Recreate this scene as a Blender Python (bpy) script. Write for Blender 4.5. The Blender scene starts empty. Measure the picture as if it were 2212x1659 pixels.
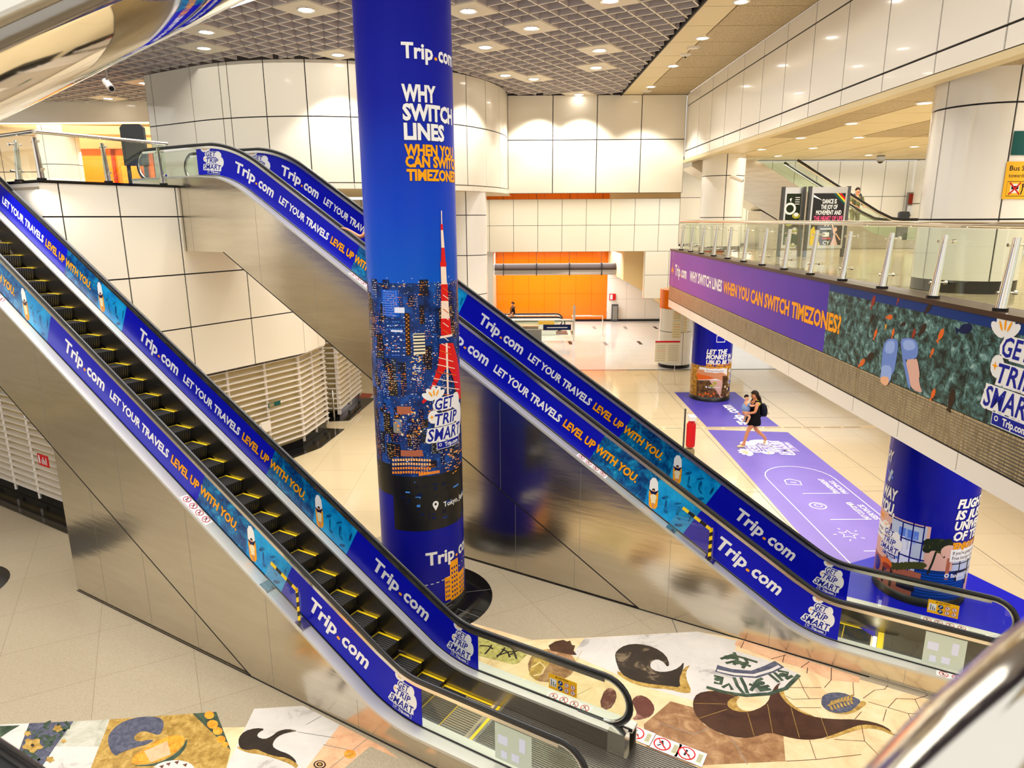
import bpy, bmesh, math, random
from mathutils import Vector, Matrix, geometry
random.seed(7)
C = bpy.context.scene.collection
SC = bpy.context.scene
PI = math.pi
# ------------------------------------------------------------------ camera
FPX, CX, CY = 1475.0, 1106.0, 829.5
def _v(x, y): return Vector(((x-CX)/FPX, (y-CY)/FPX, 1.0))
_up = _v(1116, 472.5).cross(_v(-1425, 487.75)).normalized()
if _up.y > 0: _up = -_up
_fw = (Vector((0,0,1)) - _up*_up.z).normalized()
_rt = _fw.cross(_up)
if _rt.x < 0: _rt = -_rt
ROT = Matrix((_rt, _fw, _up))                 # lens axes (right, down, forward) -> room axes
EYE = Vector((0, 0, 6.4))
cam = bpy.data.cameras.new('camera'); camo = bpy.data.objects.new('camera', cam); C.objects.link(camo)
cam.sensor_width = 36; cam.lens = FPX/2212*36; cam.clip_start = .02; cam.clip_end = 200
_r, _d, _f = ROT@Vector((1,0,0)), ROT@Vector((0,1,0)), ROT@Vector((0,0,1))
M = Matrix(((_r.x,-_d.x,-_f.x,EYE.x),(_r.y,-_d.y,-_f.y,EYE.y),(_r.z,-_d.z,-_f.z,EYE.z),(0,0,0,1)))
camo.matrix_world = M
cam.dof.use_dof = True; cam.dof.focus_distance = 12.0; cam.dof.aperture_fstop = 4.5
SC.camera = camo
# ------------------------------------------------------------------ light and exposure
SC.view_settings.view_transform = 'Standard'; SC.view_settings.look = 'None'
SC.view_settings.gamma = 1; SC.view_settings.use_curve_mapping = False
SC.view_settings.exposure = 0.02
wd = bpy.data.worlds.new('world'); SC.world = wd; wd.use_nodes = True
wd.node_tree.nodes['Background'].inputs[0].default_value = (1.0, .97, .91, 1)
wd.node_tree.nodes['Background'].inputs[1].default_value = 1.0
def area(x, y, z, sx, sy, power, col=(1,.955,.88), rot=(0,0,0), spread=170):
    l = bpy.data.lights.new('ceiling_lamps_and_added_light', 'AREA'); l.shape = 'RECTANGLE'; l.size = sx; l.size_y = sy
    l.energy = power; l.color = col; l.spread = math.radians(spread)
    o = bpy.data.objects.new('ceiling_lamps_and_added_light', l); o.location = (x,y,z); o.rotation_euler = rot; C.objects.link(o); return o
area(-4.5, 12, 10.5, 14, 17, 1750, spread=118)               # lamps of the open grid ceiling
area(4.9, 13, 10.4, 1.6, 18, 260, spread=110)                # downlight row beside the balcony wall
area(10.5, 15, 8.3, 6, 18, 900)                  # lamps over the balcony floor
area(8.5, 14, 3.15, 3.5, 20, 560)                # lamps under the balcony
area(4, 33, 7.5, 12, 5, 420, (1,.93,.8))         # lamps of the far hall
area(3.5, 40, 4.5, 9, 4, 950, (1,.98,.95))
area(-16, 25, 9.9, 8, 8, 700, (1,.94,.85))
area(11, 26.6, 8.3, 8, 1.6, 260)                # area light added to brighten the balcony's back wall
area(-19, 28.5, 9.0, 8, 1.6, 250, (1,.94,.85))       # lamps of the upper landing
area(-9.6, 12.2, 7.0, 3, 3, 120)                 # lamps under the landing
def spot(x, y, z, power, deg=75, tilt=(0,0), col=(1,.955,.88)):
    l = bpy.data.lights.new('downlight_beam', 'SPOT'); l.energy = power; l.spot_size = math.radians(deg); l.spot_blend = .35
    l.shadow_soft_size = .09; l.color = col
    o = bpy.data.objects.new('downlight_beam', l); o.location = (x,y,z); o.rotation_euler = (tilt[0], tilt[1], 0); C.objects.link(o)
for x, y in ((-4.44,18.9),(-.6,21.4),(1.0,24.7),(2.5,24.7),(4.65,24.3)): spot(x, y, 10.5, 420, 105)
for y in (9.2, 12.1, 15.07, 17.91, 20.98): spot(4.7, y, 10.5, 28)
for x, y in ((-7.4,17.9),(-.8,15.5),(-4.4,15.2),(1.95,15),(2.4,19.5),(-4.6,11),(1.3,10.5),(-8,12)): spot(x, y, 10.5, 260, 85)
# ------------------------------------------------------------------ points of the photograph on known surfaces
def ray(px, py): return ROT @ _v(px, py)
def on_z(px, py, z=0.0):
    d = ray(px, py); return EYE + d*((z-EYE.z)/d.z)
def on_y(px, py, Y):
    d = ray(px, py); return EYE + d*(Y/d.y)
def on_cyl(px, py, cx, cy, r):
    "arc length (from the side facing the lens, + right) and height on a round column"
    d = ray(px, py); h = math.hypot(d.x, d.y); ux, uy = d.x/h, d.y/h
    b = ux*cx+uy*cy; q = max(b*b-(cx*cx+cy*cy-r*r), 0); k = b-math.sqrt(q)
    x, y = ux*k-cx, uy*k-cy; f = math.atan2(-cy, -cx)
    a = math.atan2(y, x)-f
    while a > PI: a -= 2*PI
    while a < -PI: a += 2*PI
    return a*r, EYE.z+d.z/h*k
# ------------------------------------------------------------------ materials
MATS = {}
def mat(name, col, rough=.5, metal=0, emit=None, es=1.0, alpha=1, trans=0, ior=1.45, bump=None, noise=None, coat=0, spec=.5):
    m = bpy.data.materials.new(name); m.use_nodes = True; nt = m.node_tree; b = nt.nodes['Principled BSDF']
    b.inputs['Base Color'].default_value = (*col, 1); b.inputs['Roughness'].default_value = rough; b.inputs['Metallic'].default_value = metal
    b.inputs['Transmission Weight'].default_value = trans; b.inputs['IOR'].default_value = ior; b.inputs['Coat Weight'].default_value = coat
    b.inputs['Specular IOR Level'].default_value = spec
    if emit: b.inputs['Emission Color'].default_value = (*emit, 1); b.inputs['Emission Strength'].default_value = es
    if noise or bump: tc = nt.nodes.new('ShaderNodeTexCoord')
    if noise:     # (scale vec, amount, colour2)
        mp = nt.nodes.new('ShaderNodeMapping'); mp.inputs['Scale'].default_value = noise[0]
        n = nt.nodes.new('ShaderNodeTexNoise'); n.inputs['Scale'].default_value = 1; n.inputs['Detail'].default_value = 6; n.inputs['Roughness'].default_value = .65
        r = nt.nodes.new('ShaderNodeValToRGB'); r.color_ramp.elements[0].position = .5-noise[1]; r.color_ramp.elements[1].position = .5+noise[1]
        r.color_ramp.elements[0].color = (*noise[2],1); r.color_ramp.elements[1].color = (*col,1)
        nt.links.new(tc.outputs['Object'], mp.inputs[0]); nt.links.new(mp.outputs[0], n.inputs['Vector']); nt.links.new(n.outputs[0], r.inputs[0])
        nt.links.new(r.outputs[0], b.inputs['Base Color'])
    if bump:      # (scale vec, strength)
        mp = nt.nodes.new('ShaderNodeMapping'); mp.inputs['Scale'].default_value = bump[0]
        n = nt.nodes.new('ShaderNodeTexNoise'); n.inputs['Scale'].default_value = 1; n.inputs['Detail'].default_value = 2
        bp = nt.nodes.new('ShaderNodeBump'); bp.inputs['Strength'].default_value = bump[1]; bp.inputs['Distance'].default_value = .02
        nt.links.new(tc.outputs['Object'], mp.inputs[0]); nt.links.new(mp.outputs[0], n.inputs['Vector']); nt.links.new(n.outputs[0], bp.inputs['Height'])
        nt.links.new(bp.outputs[0], b.inputs['Normal'])
    MATS[name] = m; return m
def S(r, g, b):   # sRGB bytes -> linear
    return tuple(((c/255)/12.92 if c/255 <= .04045 else ((c/255+.055)/1.055)**2.4) for c in (r,g,b))
def ramp_mat(name, stops, axis, lo, hi, rough=.35, noise=0, nscale=3, coat=0):
    "printed film whose colour runs along one axis of its object"
    m = mat(name, (1,1,1), rough, coat=coat, spec=.22); nt = m.node_tree; b = nt.nodes['Principled BSDF']
    tc = nt.nodes.new('ShaderNodeTexCoord'); sp = nt.nodes.new('ShaderNodeSeparateXYZ'); mr = nt.nodes.new('ShaderNodeMapRange')
    mr.inputs['From Min'].default_value = lo; mr.inputs['From Max'].default_value = hi
    r = nt.nodes.new('ShaderNodeValToRGB'); e = r.color_ramp.elements
    e[0].position, e[0].color = stops[0][0], (*stops[0][1],1); e[1].position, e[1].color = stops[-1][0], (*stops[-1][1],1)
    for p, c in stops[1:-1]:
        k = e.new(p); k.color = (*c,1)
    nt.links.new(tc.outputs['Object'], sp.inputs[0]); nt.links.new(sp.outputs[axis], mr.inputs[0])
    src = mr.outputs[0]
    if noise:
        n = nt.nodes.new('ShaderNodeTexNoise'); n.inputs['Scale'].default_value = nscale; n.inputs['Detail'].default_value = 3
        nt.links.new(tc.outputs['Object'], n.inputs['Vector'])
        a = nt.nodes.new('ShaderNodeMath'); a.operation = 'MULTIPLY_ADD'; a.inputs[1].default_value = noise; nt.links.new(n.outputs[0], a.inputs[0])
        s2 = nt.nodes.new('ShaderNodeMath'); s2.operation = 'ADD'; s2.inputs[1].default_value = -noise*.5
        nt.links.new(src, s2.inputs[0]); nt.links.new(s2.outputs[0], a.inputs[2]); src = a.outputs[0]
    nt.links.new(src, r.inputs[0]); nt.links.new(r.outputs[0], b.inputs['Base Color'])
    return m
def speck_mat(name, c1, c2, c3, scale, rough, tile=None, joint=(.55,.5,.42), big=None):
    "polished stone: fine speckle, slow clouding, optional joints (size, angle)"
    m = mat(name, c1, rough); nt = m.node_tree; b = nt.nodes['Principled BSDF']
    tc = nt.nodes.new('ShaderNodeTexCoord')
    n = nt.nodes.new('ShaderNodeTexNoise'); n.inputs['Scale'].default_value = scale; n.inputs['Detail'].default_value = 2
    r = nt.nodes.new('ShaderNodeValToRGB'); e = r.color_ramp.elements
    e[0].position, e[0].color = .36, (*c3,1); e[1].position, e[1].color = .62, (*c1,1); k = e.new(.48); k.color = (*c2,1)
    nt.links.new(tc.outputs['Object'], n.inputs['Vector']); nt.links.new(n.outputs[0], r.inputs[0])
    out = r.outputs[0]
    if tile:
        mp = nt.nodes.new('ShaderNodeMapping'); mp.inputs['Rotation'].default_value = (0,0,math.radians(tile[2]))
        br = nt.nodes.new('ShaderNodeTexBrick'); br.offset = tile[3] if len(tile) > 3 else 0; br.inputs['Scale'].default_value = 1
        br.inputs['Brick Width'].default_value = tile[0]; br.inputs['Row Height'].default_value = tile[1]; br.inputs['Mortar Size'].default_value = .003
        br.inputs['Mortar Smooth'].default_value = 0
        br.inputs['Color1'].default_value = (1,1,1,1); br.inputs['Color2'].default_value = (.96,.96,.96,1); br.inputs['Mortar'].default_value = (*joint,1)
        mx = nt.nodes.new('ShaderNodeMix'); mx.data_type = 'RGBA'; mx.blend_type = 'MULTIPLY'; mx.inputs[0].default_value = 1
        nt.links.new(tc.outputs['Object'], mp.inputs[0]); nt.links.new(mp.outputs[0], br.inputs['Vector'])
        nt.links.new(out, mx.inputs[6]); nt.links.new(br.outputs[0], mx.inputs[7]); out = mx.outputs[2]
    nt.links.new(out, b.inputs['Base Color']); return m
# paint, print and metal
mat('panel_cream', S(248,240,222), .13, coat=.25); mat('panel_white', S(248,244,236), .13, coat=.3)
mat('seam_black', S(22,20,24), .6); mat('fascia_white', S(240,232,222), .3)
mat('beige_soffit', S(226,208,164), .4); mat('peach_soffit', S(236,206,150), .5)
mat('grid_side_shaded', S(208,198,196), .6); mat('grid_edge_lit', S(246,238,218), .45); mat('ceiling_dark', S(70,64,78), .9); mat('light_plate', S(226,216,196), .5)
mat('lamp', (1,1,1), .5, emit=(1,.96,.88), es=14); mat('lamp_soft', (1,1,1), .5, emit=(1,.95,.85), es=4)
mat('louvre_back', S(214,196,142), .6); mat('perf', S(204,184,142), .45, .0, noise=((60,60,4),.05,S(150,128,90)))
mat('steel', (.72,.67,.57), .2, 1, bump=((1.2,1.2,10),.1), noise=((.8,.8,6),.3,(.58,.53,.44)))
mat('steel_dark', (.36,.33,.29), .3, 1, bump=((2,2,20),.1)); mat('steel_bright', (.80,.78,.73), .2, 1)
mat('chrome', (.86,.83,.76), .08, 1); mat('mirror_steel', (.95,.91,.82), .04, 1, bump=((.7,.7,.7),1.0))
mat('steel_deck', (.66,.65,.60), .5, .6); mat('yellow_shaded', S(186,158,20), .6); mat('rubber', (.012,.012,.013), .22, spec=.6); mat('black_gloss', S(16,15,16), .08); mat('step_black', S(26,25,26), .5, .3)
mat('step_grey', S(92,90,88), .4, .7); mat('yellow', S(244,208,14), .5); mat('yellow_sign', S(250,188,10), .45)
def glass(name, tint, w=.12):
    m = bpy.data.materials.new(name); m.use_nodes = True; nt = m.node_tree; nt.nodes.clear()
    o = nt.nodes.new('ShaderNodeOutputMaterial'); t = nt.nodes.new('ShaderNodeBsdfTransparent'); g = nt.nodes.new('ShaderNodeBsdfGlossy')
    t.inputs[0].default_value = (*tint,1); g.inputs['Roughness'].default_value = .02
    mx = nt.nodes.new('ShaderNodeMixShader'); lw = nt.nodes.new('ShaderNodeLayerWeight'); pw = nt.nodes.new('ShaderNodeMath'); pw.operation = 'POWER'; pw.inputs[1].default_value = 4
    f = nt.nodes.new('ShaderNodeMath'); f.operation = 'MULTIPLY_ADD'; f.inputs[1].default_value = .9; f.inputs[2].default_value = .045
    nt.links.new(lw.outputs['Facing'], pw.inputs[0]); nt.links.new(pw.outputs[0], f.inputs[0]); nt.links.new(f.outputs[0], mx.inputs[0])
    nt.links.new(t.outputs[0], mx.inputs[1]); nt.links.new(g.outputs[0], mx.inputs[2]); nt.links.new(mx.outputs[0], o.inputs[0]); MATS[name] = m
glass('glass', (.93,.97,.91)); glass('glass_clear', (.98,.99,.97))
for n_, c_, r_ in (('white',S(240,240,240),.4),('blue',S(8,16,182),.28),('blue_deep',S(8,10,120),.28),('blue_text',S(16,30,150),.4),('orange_text',S(250,166,16),.4),
        ('navy',S(8,24,74),.3),('navy2',S(14,52,124),.3),('sky_blue',S(8,84,196),.3),('black',S(12,12,14),.35),('ink',S(24,22,40),.4),
        ('win_warm',S(255,196,120),.4),('win_white',S(226,232,255),.4),('win_orange',S(255,150,40),.4),('win_blue',S(70,140,230),.4),('tower_red',S(222,28,24),.4),('tower_white',S(250,226,206),.4),
        ('stripe_blue',S(90,130,230),.4),('brown_dark',S(52,32,20),.4),('skin',S(236,178,138),.5),('skin_tan',S(214,146,104),.5),('orange',S(246,120,8),.15),
        ('board_orange',S(226,140,40),.4),('red',S(208,26,30),.4),('pale_green',S(206,218,202),.25),('grey_dark',S(74,76,78),.5),('grey_mid',S(140,138,132),.5),
        ('green_sign',S(18,84,80),.4),('poster_green',S(34,74,44),.3),('pink',S(240,90,140),.4),('shirt_olive',S(116,112,62),.8),('khaki',S(150,138,104),.8),
        ('shirt_blue',S(128,158,206),.8),('cloth_black',S(14,13,15),.9),('hair',S(38,24,16),.6),('sandal',S(236,214,160),.6),('pack',S(16,18,34),.7),('lime',S(176,176,60),.8),
        ('paper',S(240,228,190),.7),('wood_brown',S(74,54,42),.3),('duct_brown',S(46,32,26),.35),('granite_black',S(22,20,19),.12),('brown_red',S(150,48,18),.2),
        ('fin_blue',S(110,140,214),.4),('fin_light',S(150,176,236),.4),('fish_orange',S(226,104,34),.4),('fish_red',S(150,52,32),.4),('leaf_dark',S(30,40,22),.5),
        ('pink_wall',S(222,176,160),.5),('window_pale',S(186,200,226),.4),('terracotta',S(176,100,72),.5),('rock',S(94,64,40),.6),('gold_rock',S(196,140,52),.6),('bush',S(70,74,30),.6),('mat_lilac',S(138,120,200),.35)):
    mat(n_, c_, r_, spec=.5 if n_ in ('orange','black','granite_black','skin') else .22)
def ocean(name, stops, scale, sq=1.0):
    m = mat(name, (0,.2,.4), .3, spec=.3); nt = m.node_tree; b = nt.nodes['Principled BSDF']; tc = nt.nodes.new('ShaderNodeTexCoord')
    n = nt.nodes.new('ShaderNodeTexNoise'); n.inputs['Scale'].default_value = scale; n.inputs['Detail'].default_value = 9; n.inputs['Roughness'].default_value = .72; n.inputs['Distortion'].default_value = .6
    r = nt.nodes.new('ShaderNodeValToRGB'); e = r.color_ramp.elements
    e[0].position, e[0].color = stops[0][0], (*stops[0][1],1); e[1].position, e[1].color = stops[-1][0], (*stops[-1][1],1)
    for p, c in stops[1:-1]: k = e.new(p); k.color = (*c,1)
    nt.links.new(tc.outputs['Object'], n.inputs['Vector']); nt.links.new(n.outputs[0], r.inputs[0]); nt.links.new(r.outputs[0], b.inputs['Base Color'])
ocean('reef', [(.36,S(2,34,96)),(.5,S(0,88,150)),(.6,S(6,132,186)),(.72,S(70,190,224))], 6)
ocean('lagoon', [(.28,S(0,84,160)),(.42,S(0,136,208)),(.54,S(10,160,228)),(.7,S(40,184,238))], 2.2)
ocean('coral', [(.39,S(16,24,24)),(.47,S(50,72,66)),(.55,S(76,116,116)),(.64,S(140,178,174)),(.74,S(214,228,218))], 7)
ocean('city_haze', [(.35,S(4,14,44)),(.5,S(12,50,120)),(.65,S(30,90,180))], 3)
ocean('rock_photo', [(.35,S(40,26,16)),(.5,S(92,62,38)),(.65,S(150,110,60))], 9)
ocean('gold_photo', [(.35,S(70,44,14)),(.5,S(168,116,34)),(.65,S(226,180,80))], 9)
ocean('marble', [(.34,S(160,154,150)),(.42,S(200,194,188)),(.7,S(214,208,202))], 1.6)
ocean('marble_grey', [(.35,S(130,134,120)),(.5,S(176,174,158)),(.7,S(206,202,190))], 3)
ocean('marble_black', [(.38,S(120,104,82)),(.43,S(52,42,34)),(.7,S(34,28,24))], 2.2)
ocean('marble_brown', [(.35,S(122,84,54)),(.5,S(150,110,74)),(.66,S(184,146,106))], 5)
ocean('stone_gold', [(.35,S(130,98,40)),(.5,S(170,136,66)),(.66,S(200,168,98))], 9)
ocean('stone_salmon', [(.35,S(204,150,112)),(.5,S(220,172,134)),(.7,S(230,190,152))], 3)
ocean('stone_cream', [(.35,S(210,178,134)),(.5,S(224,198,154)),(.7,S(232,212,176))], 2)
ocean('stone_blue', [(.35,S(54,58,78)),(.5,S(78,80,98)),(.7,S(108,108,122))], 16)
ocean('stone_green', [(.35,S(40,54,40)),(.5,S(58,74,58)),(.7,S(84,100,80))], 7)
ocean('stone_moss', [(.35,S(120,112,60)),(.5,S(176,164,96)),(.7,S(206,196,130))], 12)
ocean('stone_whale', [(.4,S(58,34,20)),(.5,S(70,44,28)),(.7,S(80,52,34))], 2)
ocean('stone_orange', [(.35,S(210,110,24)),(.5,S(236,150,44)),(.7,S(244,180,80))], 9)
ocean('stone_maroon', [(.38,S(160,116,100)),(.46,S(92,50,40)),(.7,S(104,60,48))], 4)
ramp_mat('film_blue', [(0,S(8,12,140)),(.5,S(14,24,176)),(1,S(8,14,150))], 0, -16, 2, .2, .6, 1.1)
ramp_mat('banner_purple', [(0,S(74,46,172)),(.45,S(108,58,176)),(1,S(146,70,180))], 1, 12, 25, .35, .35, .8)
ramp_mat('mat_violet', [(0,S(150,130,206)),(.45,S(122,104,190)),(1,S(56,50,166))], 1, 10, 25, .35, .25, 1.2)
ramp_mat('column_print', [(0,S(10,14,150)),(.2,S(8,16,150)),(.32,S(6,40,140)),(.48,S(6,92,200)),(.62,S(6,64,196)),(.75,S(10,26,160)),(1,S(18,12,128))], 2, 0, 10.6, .35, .05, 1)
speck_mat('floor_warm', S(216,200,166), S(208,190,154), S(184,164,126), 170, .10, (1.3,1.3,0))
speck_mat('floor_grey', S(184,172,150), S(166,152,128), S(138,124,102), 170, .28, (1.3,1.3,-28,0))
speck_mat('floor_far', S(228,226,222), S(225,222,217), S(218,214,208), 60, .09, (1.2,.6,0,.5), (.7,.66,.6))
# ------------------------------------------------------------------ building helpers
class MB:
    "collects faces and links them as ONE mesh object"
    def __init__(s): s.v, s.f, s.m, s.sm, s.names = [], [], [], [], []; s.q = 0
    def flat(s, P2, faces, mat, tf, layer):
        "flat artwork laid on a surface; on round columns it is cut into narrow strips so that it follows the curve"
        st = getattr(tf, 'strip', None)
        if not st: s.mesh([tf(p[0],p[1],layer) for p in P2], faces, mat); return
        for f in faces:
            T = [P2[i] for i in f]; x0, x1 = min(p[0] for p in T), max(p[0] for p in T); k = math.floor(x0/st)
            while k*st < x1:
                Q = [(p[0],p[1]) for p in T]
                for lim, sg in ((k*st,1),((k+1)*st,-1)):
                    O = []
                    for i in range(len(Q)):
                        a, c = Q[i-1], Q[i]; da, dc = (a[0]-lim)*sg, (c[0]-lim)*sg
                        if (da < 0) != (dc < 0): t = da/(da-dc); O.append((a[0]+(c[0]-a[0])*t, a[1]+(c[1]-a[1])*t))
                        if dc >= 0: O.append(c)
                    Q = O
                    if not Q: break
                if len(Q) > 2: s.face([tf(p[0],p[1],layer) for p in Q], mat)
                k += 1
    def up(s, layer):
        s.q += 1; return layer + (s.q % 48)*.012
    def mi(s, name):
        if name not in s.names: s.names.append(name)
        return s.names.index(name)
    def face(s, pts, mat, smooth=False):
        i = len(s.v); s.v += [tuple(p) for p in pts]; s.f.append(tuple(range(i, i+len(pts)))); s.m.append(s.mi(mat)); s.sm.append(smooth)
    def mesh(s, verts, faces, mat, smooth=False):
        i = len(s.v); s.v += [tuple(p) for p in verts]; k = s.mi(mat)
        for f in faces: s.f.append(tuple(i+j for j in f)); s.m.append(k); s.sm.append(smooth)
    def box(s, x0, x1, y0, y1, z0, z1, mat, tf=None):
        P = [(x0,y0,z0),(x1,y0,z0),(x1,y1,z0),(x0,y1,z0),(x0,y0,z1),(x1,y0,z1),(x1,y1,z1),(x0,y1,z1)]
        if tf: P = [tf(*p) for p in P]
        s.mesh(P, [(0,3,2,1),(4,5,6,7),(0,1,5,4),(1,2,6,5),(2,3,7,6),(3,0,4,7)], mat)
    def prism(s, poly, h0, h1, mat, tf, sides=None):
        "a 2-D outline given thickness; tf(a, b, h) places it"
        t = geometry.tessellate_polygon([[Vector((p[0],p[1],0)) for p in poly]]); n = len(poly)
        for h in (h0, h1): s.mesh([tf(p[0],p[1],h) for p in poly], t, mat)
        s.mesh([tf(p[0],p[1],h0) for p in poly]+[tf(p[0],p[1],h1) for p in poly], [(i,(i+1)%n,n+(i+1)%n,n+i) for i in range(n)], sides or mat)
    def poly(s, pts2, mat, tf, layer=0):
        layer = s.up(layer)
        t = geometry.tessellate_polygon([[Vector((p[0],p[1],0)) for p in pts2]])
        s.flat(pts2, t, mat, tf, layer)
    def rect(s, x0, x1, y0, y1, mat, tf, layer=0, nx=1, ny=1):
        layer = s.up(layer)
        V = [(x0+(x1-x0)*i/nx, y0+(y1-y0)*j/ny) for j in range(ny+1) for i in range(nx+1)]
        s.flat(V, [(j*(nx+1)+i, j*(nx+1)+i+1, (j+1)*(nx+1)+i+1, (j+1)*(nx+1)+i) for j in range(ny) for i in range(nx)], mat, tf, layer)
    def disc(s, x, y, rx, ry, mat, tf, layer=0, n=20, a0=0, rot=0):
        c, q = math.cos(rot), math.sin(rot)
        s.poly([(x+rx*math.cos(2*PI*i/n+a0)*c-ry*math.sin(2*PI*i/n+a0)*q, y+rx*math.cos(2*PI*i/n+a0)*q+ry*math.sin(2*PI*i/n+a0)*c) for i in range(n)], mat, tf, layer)
    def ring(s, x, y, r0, r1, mat, tf, layer=0, n=24):
        layer = s.up(layer)
        V = [(x+r*math.cos(2*PI*i/n), y+r*math.sin(2*PI*i/n)) for i in range(n) for r in (r0,r1)]
        s.flat(V, [(2*i,2*i+1,(2*i+3)%(2*n),(2*i+2)%(2*n)) for i in range(n)], mat, tf, layer)
    def line(s, pts, w, mat, tf, layer=0, closed=False):
        layer = s.up(layer)
        n = len(pts); L = []
        for i in range(n):
            a = pts[i-1] if (i or closed) else pts[i]; b = pts[(i+1)%n] if (i < n-1 or closed) else pts[i]
            dx, dy = b[0]-a[0], b[1]-a[1]; q = math.hypot(dx,dy) or 1
            L.append((pts[i][0]-dy/q*w/2, pts[i][1]+dx/q*w/2)); L.append((pts[i][0]+dy/q*w/2, pts[i][1]-dx/q*w/2))
        F = [(2*i,2*i+1,2*i+3,2*i+2) for i in range(n-1)]
        if closed: F.append((2*n-2,2*n-1,1,0))
        s.flat(L, F, mat, tf, layer)
    def tube(s, path, r, mat, n=10, closed=False, cap=True, up=None, flat=1.0):
        "round (or flattened) bar along 3-D points; r may be a list"
        P = [Vector(p) for p in path]; k = len(P); R = r if isinstance(r, (list,tuple)) else [r]*k; V = []; prev = None
        for i in range(k):
            a = P[i-1] if (i or closed) else P[i]; b = P[(i+1)%k] if (i < k-1 or closed) else P[i]
            t = (b-a).normalized()
            if up is not None: side = t.cross(Vector(up)).normalized()
            elif prev is None: side = t.cross(Vector((0,0,1)) if abs(t.z) < .9 else Vector((1,0,0))).normalized()
            else: side = (prev-t*prev.dot(t)).normalized()
            prev = side; nrm = side.cross(t)
            for j in range(n):
                w = 2*PI*j/n; V.append(P[i]+side*(R[i]*math.cos(w))+nrm*(R[i]*flat*math.sin(w)))
        F = []
        for i in range(k if closed else k-1):
            for j in range(n):
                F.append((i*n+j, i*n+(j+1)%n, ((i+1)%k)*n+(j+1)%n, ((i+1)%k)*n+j))
        s.mesh(V, F, mat, True)
        if cap and not closed:
            s.face([V[j] for j in range(n)], mat); s.face([V[(k-1)*n+j] for j in range(n)], mat)
    def lathe(s, prof, mat, x=0, y=0, n=40, cap=True):
        V = [(x+r*math.cos(2*PI*i/n), y+r*math.sin(2*PI*i/n), z) for r,z in prof for i in range(n)]
        s.mesh(V, [(j*n+i, j*n+(i+1)%n, (j+1)*n+(i+1)%n, (j+1)*n+i) for j in range(len(prof)-1) for i in range(n)], mat, True)
        if cap:
            for r,z in (prof[0],prof[-1]):
                if r > .001: s.face([(x+r*math.cos(2*PI*i/n), y+r*math.sin(2*PI*i/n), z) for i in range(n)], mat)
    def text(s, tf, txt, x, y, h, mat, w=None, bold=.022, shear=0, layer=1, outline=None, oth=.03, track=1.0, rot=0):
        "lettering: x,y = left end of the baseline, h = capital height, w = total width"
        layer = s.up(layer); V, F, x0, x1, H = glyphs(txt, bold, shear, track); k = h/H; kx = (w/(x1-x0)) if w else k
        c, q = math.cos(rot), math.sin(rot)
        def put(V): return [(x+((p[0]-x0)*kx)*c-(p[1]*k)*q, y+((p[0]-x0)*kx)*q+(p[1]*k)*c) for p in V]
        if outline:
            V2, F2, *_ = glyphs(txt, bold+oth, shear, track); s.flat(put(V2), F2, outline, tf, layer); layer += 1
        s.flat(put(V), F, mat, tf, layer)
        return (x1-x0)*kx
    def build(s, name, parent=None, loc=None, rotz=0):
        me = bpy.data.meshes.new(name); me.from_pydata(s.v, [], s.f)
        for n in s.names: me.materials.append(MATS[n])
        me.polygons.foreach_set('material_index', s.m); me.polygons.foreach_set('use_smooth', s.sm); me.update()
        o = bpy.data.objects.new(name, me); C.objects.link(o)
        if parent: o.parent = parent
        if loc: o.location = loc
        if rotz: o.rotation_euler.z = rotz
        return o
GL = {}
def glyphs(txt, bold, shear, track):
    key = (txt, bold, shear, track)
    if key not in GL:
        out = []
        for t in (txt, 'H'):
            if t == 'H' and out and ('H', bold) in GL: out.append(GL[('H', bold)]); continue
            cu = bpy.data.curves.new('lettering', 'FONT'); cu.body = t; cu.size = 1; cu.offset = bold; cu.shear = shear; cu.resolution_u = 2
            cu.space_character = track; cu.space_line = .8; o = bpy.data.objects.new('lettering', cu); C.objects.link(o)
            me = bpy.data.meshes.new_from_object(o.evaluated_get(bpy.context.evaluated_depsgraph_get()))
            V = [(p.co.x, p.co.y) for p in me.vertices]; F = [tuple(p.vertices) for p in me.polygons]
            bpy.data.objects.remove(o); bpy.data.curves.remove(cu); bpy.data.meshes.remove(me)
            if t == 'H': r = max(p[1] for p in V); GL[('H', bold)] = r; out.append(r)
            else: out += [V, F]
        V, F, H = out[0], out[1], out[2]; xs = [p[0] for p in V]
        GL[key] = (V, F, min(xs), max(xs), H)
    return GL[key]
def tag(o, label=None, cat=None, group=None, kind=None):
    if label: o['label'] = label
    if cat: o['category'] = cat
    if group: o['group'] = group
    if kind: o['kind'] = kind
    return o
def thing(name, label, cat, loc=(0,0,0), rotz=0, group=None):
    o = bpy.data.objects.new(name, None); o.empty_display_size = .1; C.objects.link(o); o.location = loc; o.rotation_euler.z = rotz
    return tag(o, label, cat, group)
def struct(o): o['kind'] = 'structure'; return o
def copy_tree(o, parent=None):
    c = o.copy(); C.objects.link(c)
    if parent: c.parent = parent
    for ch in list(o.children): copy_tree(ch, c)
    return c
def lift(e=.0015):
    return lambda x, y, l: (x, y, l*e)
def cyl_tf(cx, cy, r, e=.0007):
    f = math.atan2(-cy, -cx)
    def tf(a, z, l):
        w = f+a/r; q = r+l*e; return (q*math.cos(w), q*math.sin(w), z)   # in the column's own axes
    tf.strip = .04; return tf
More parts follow.
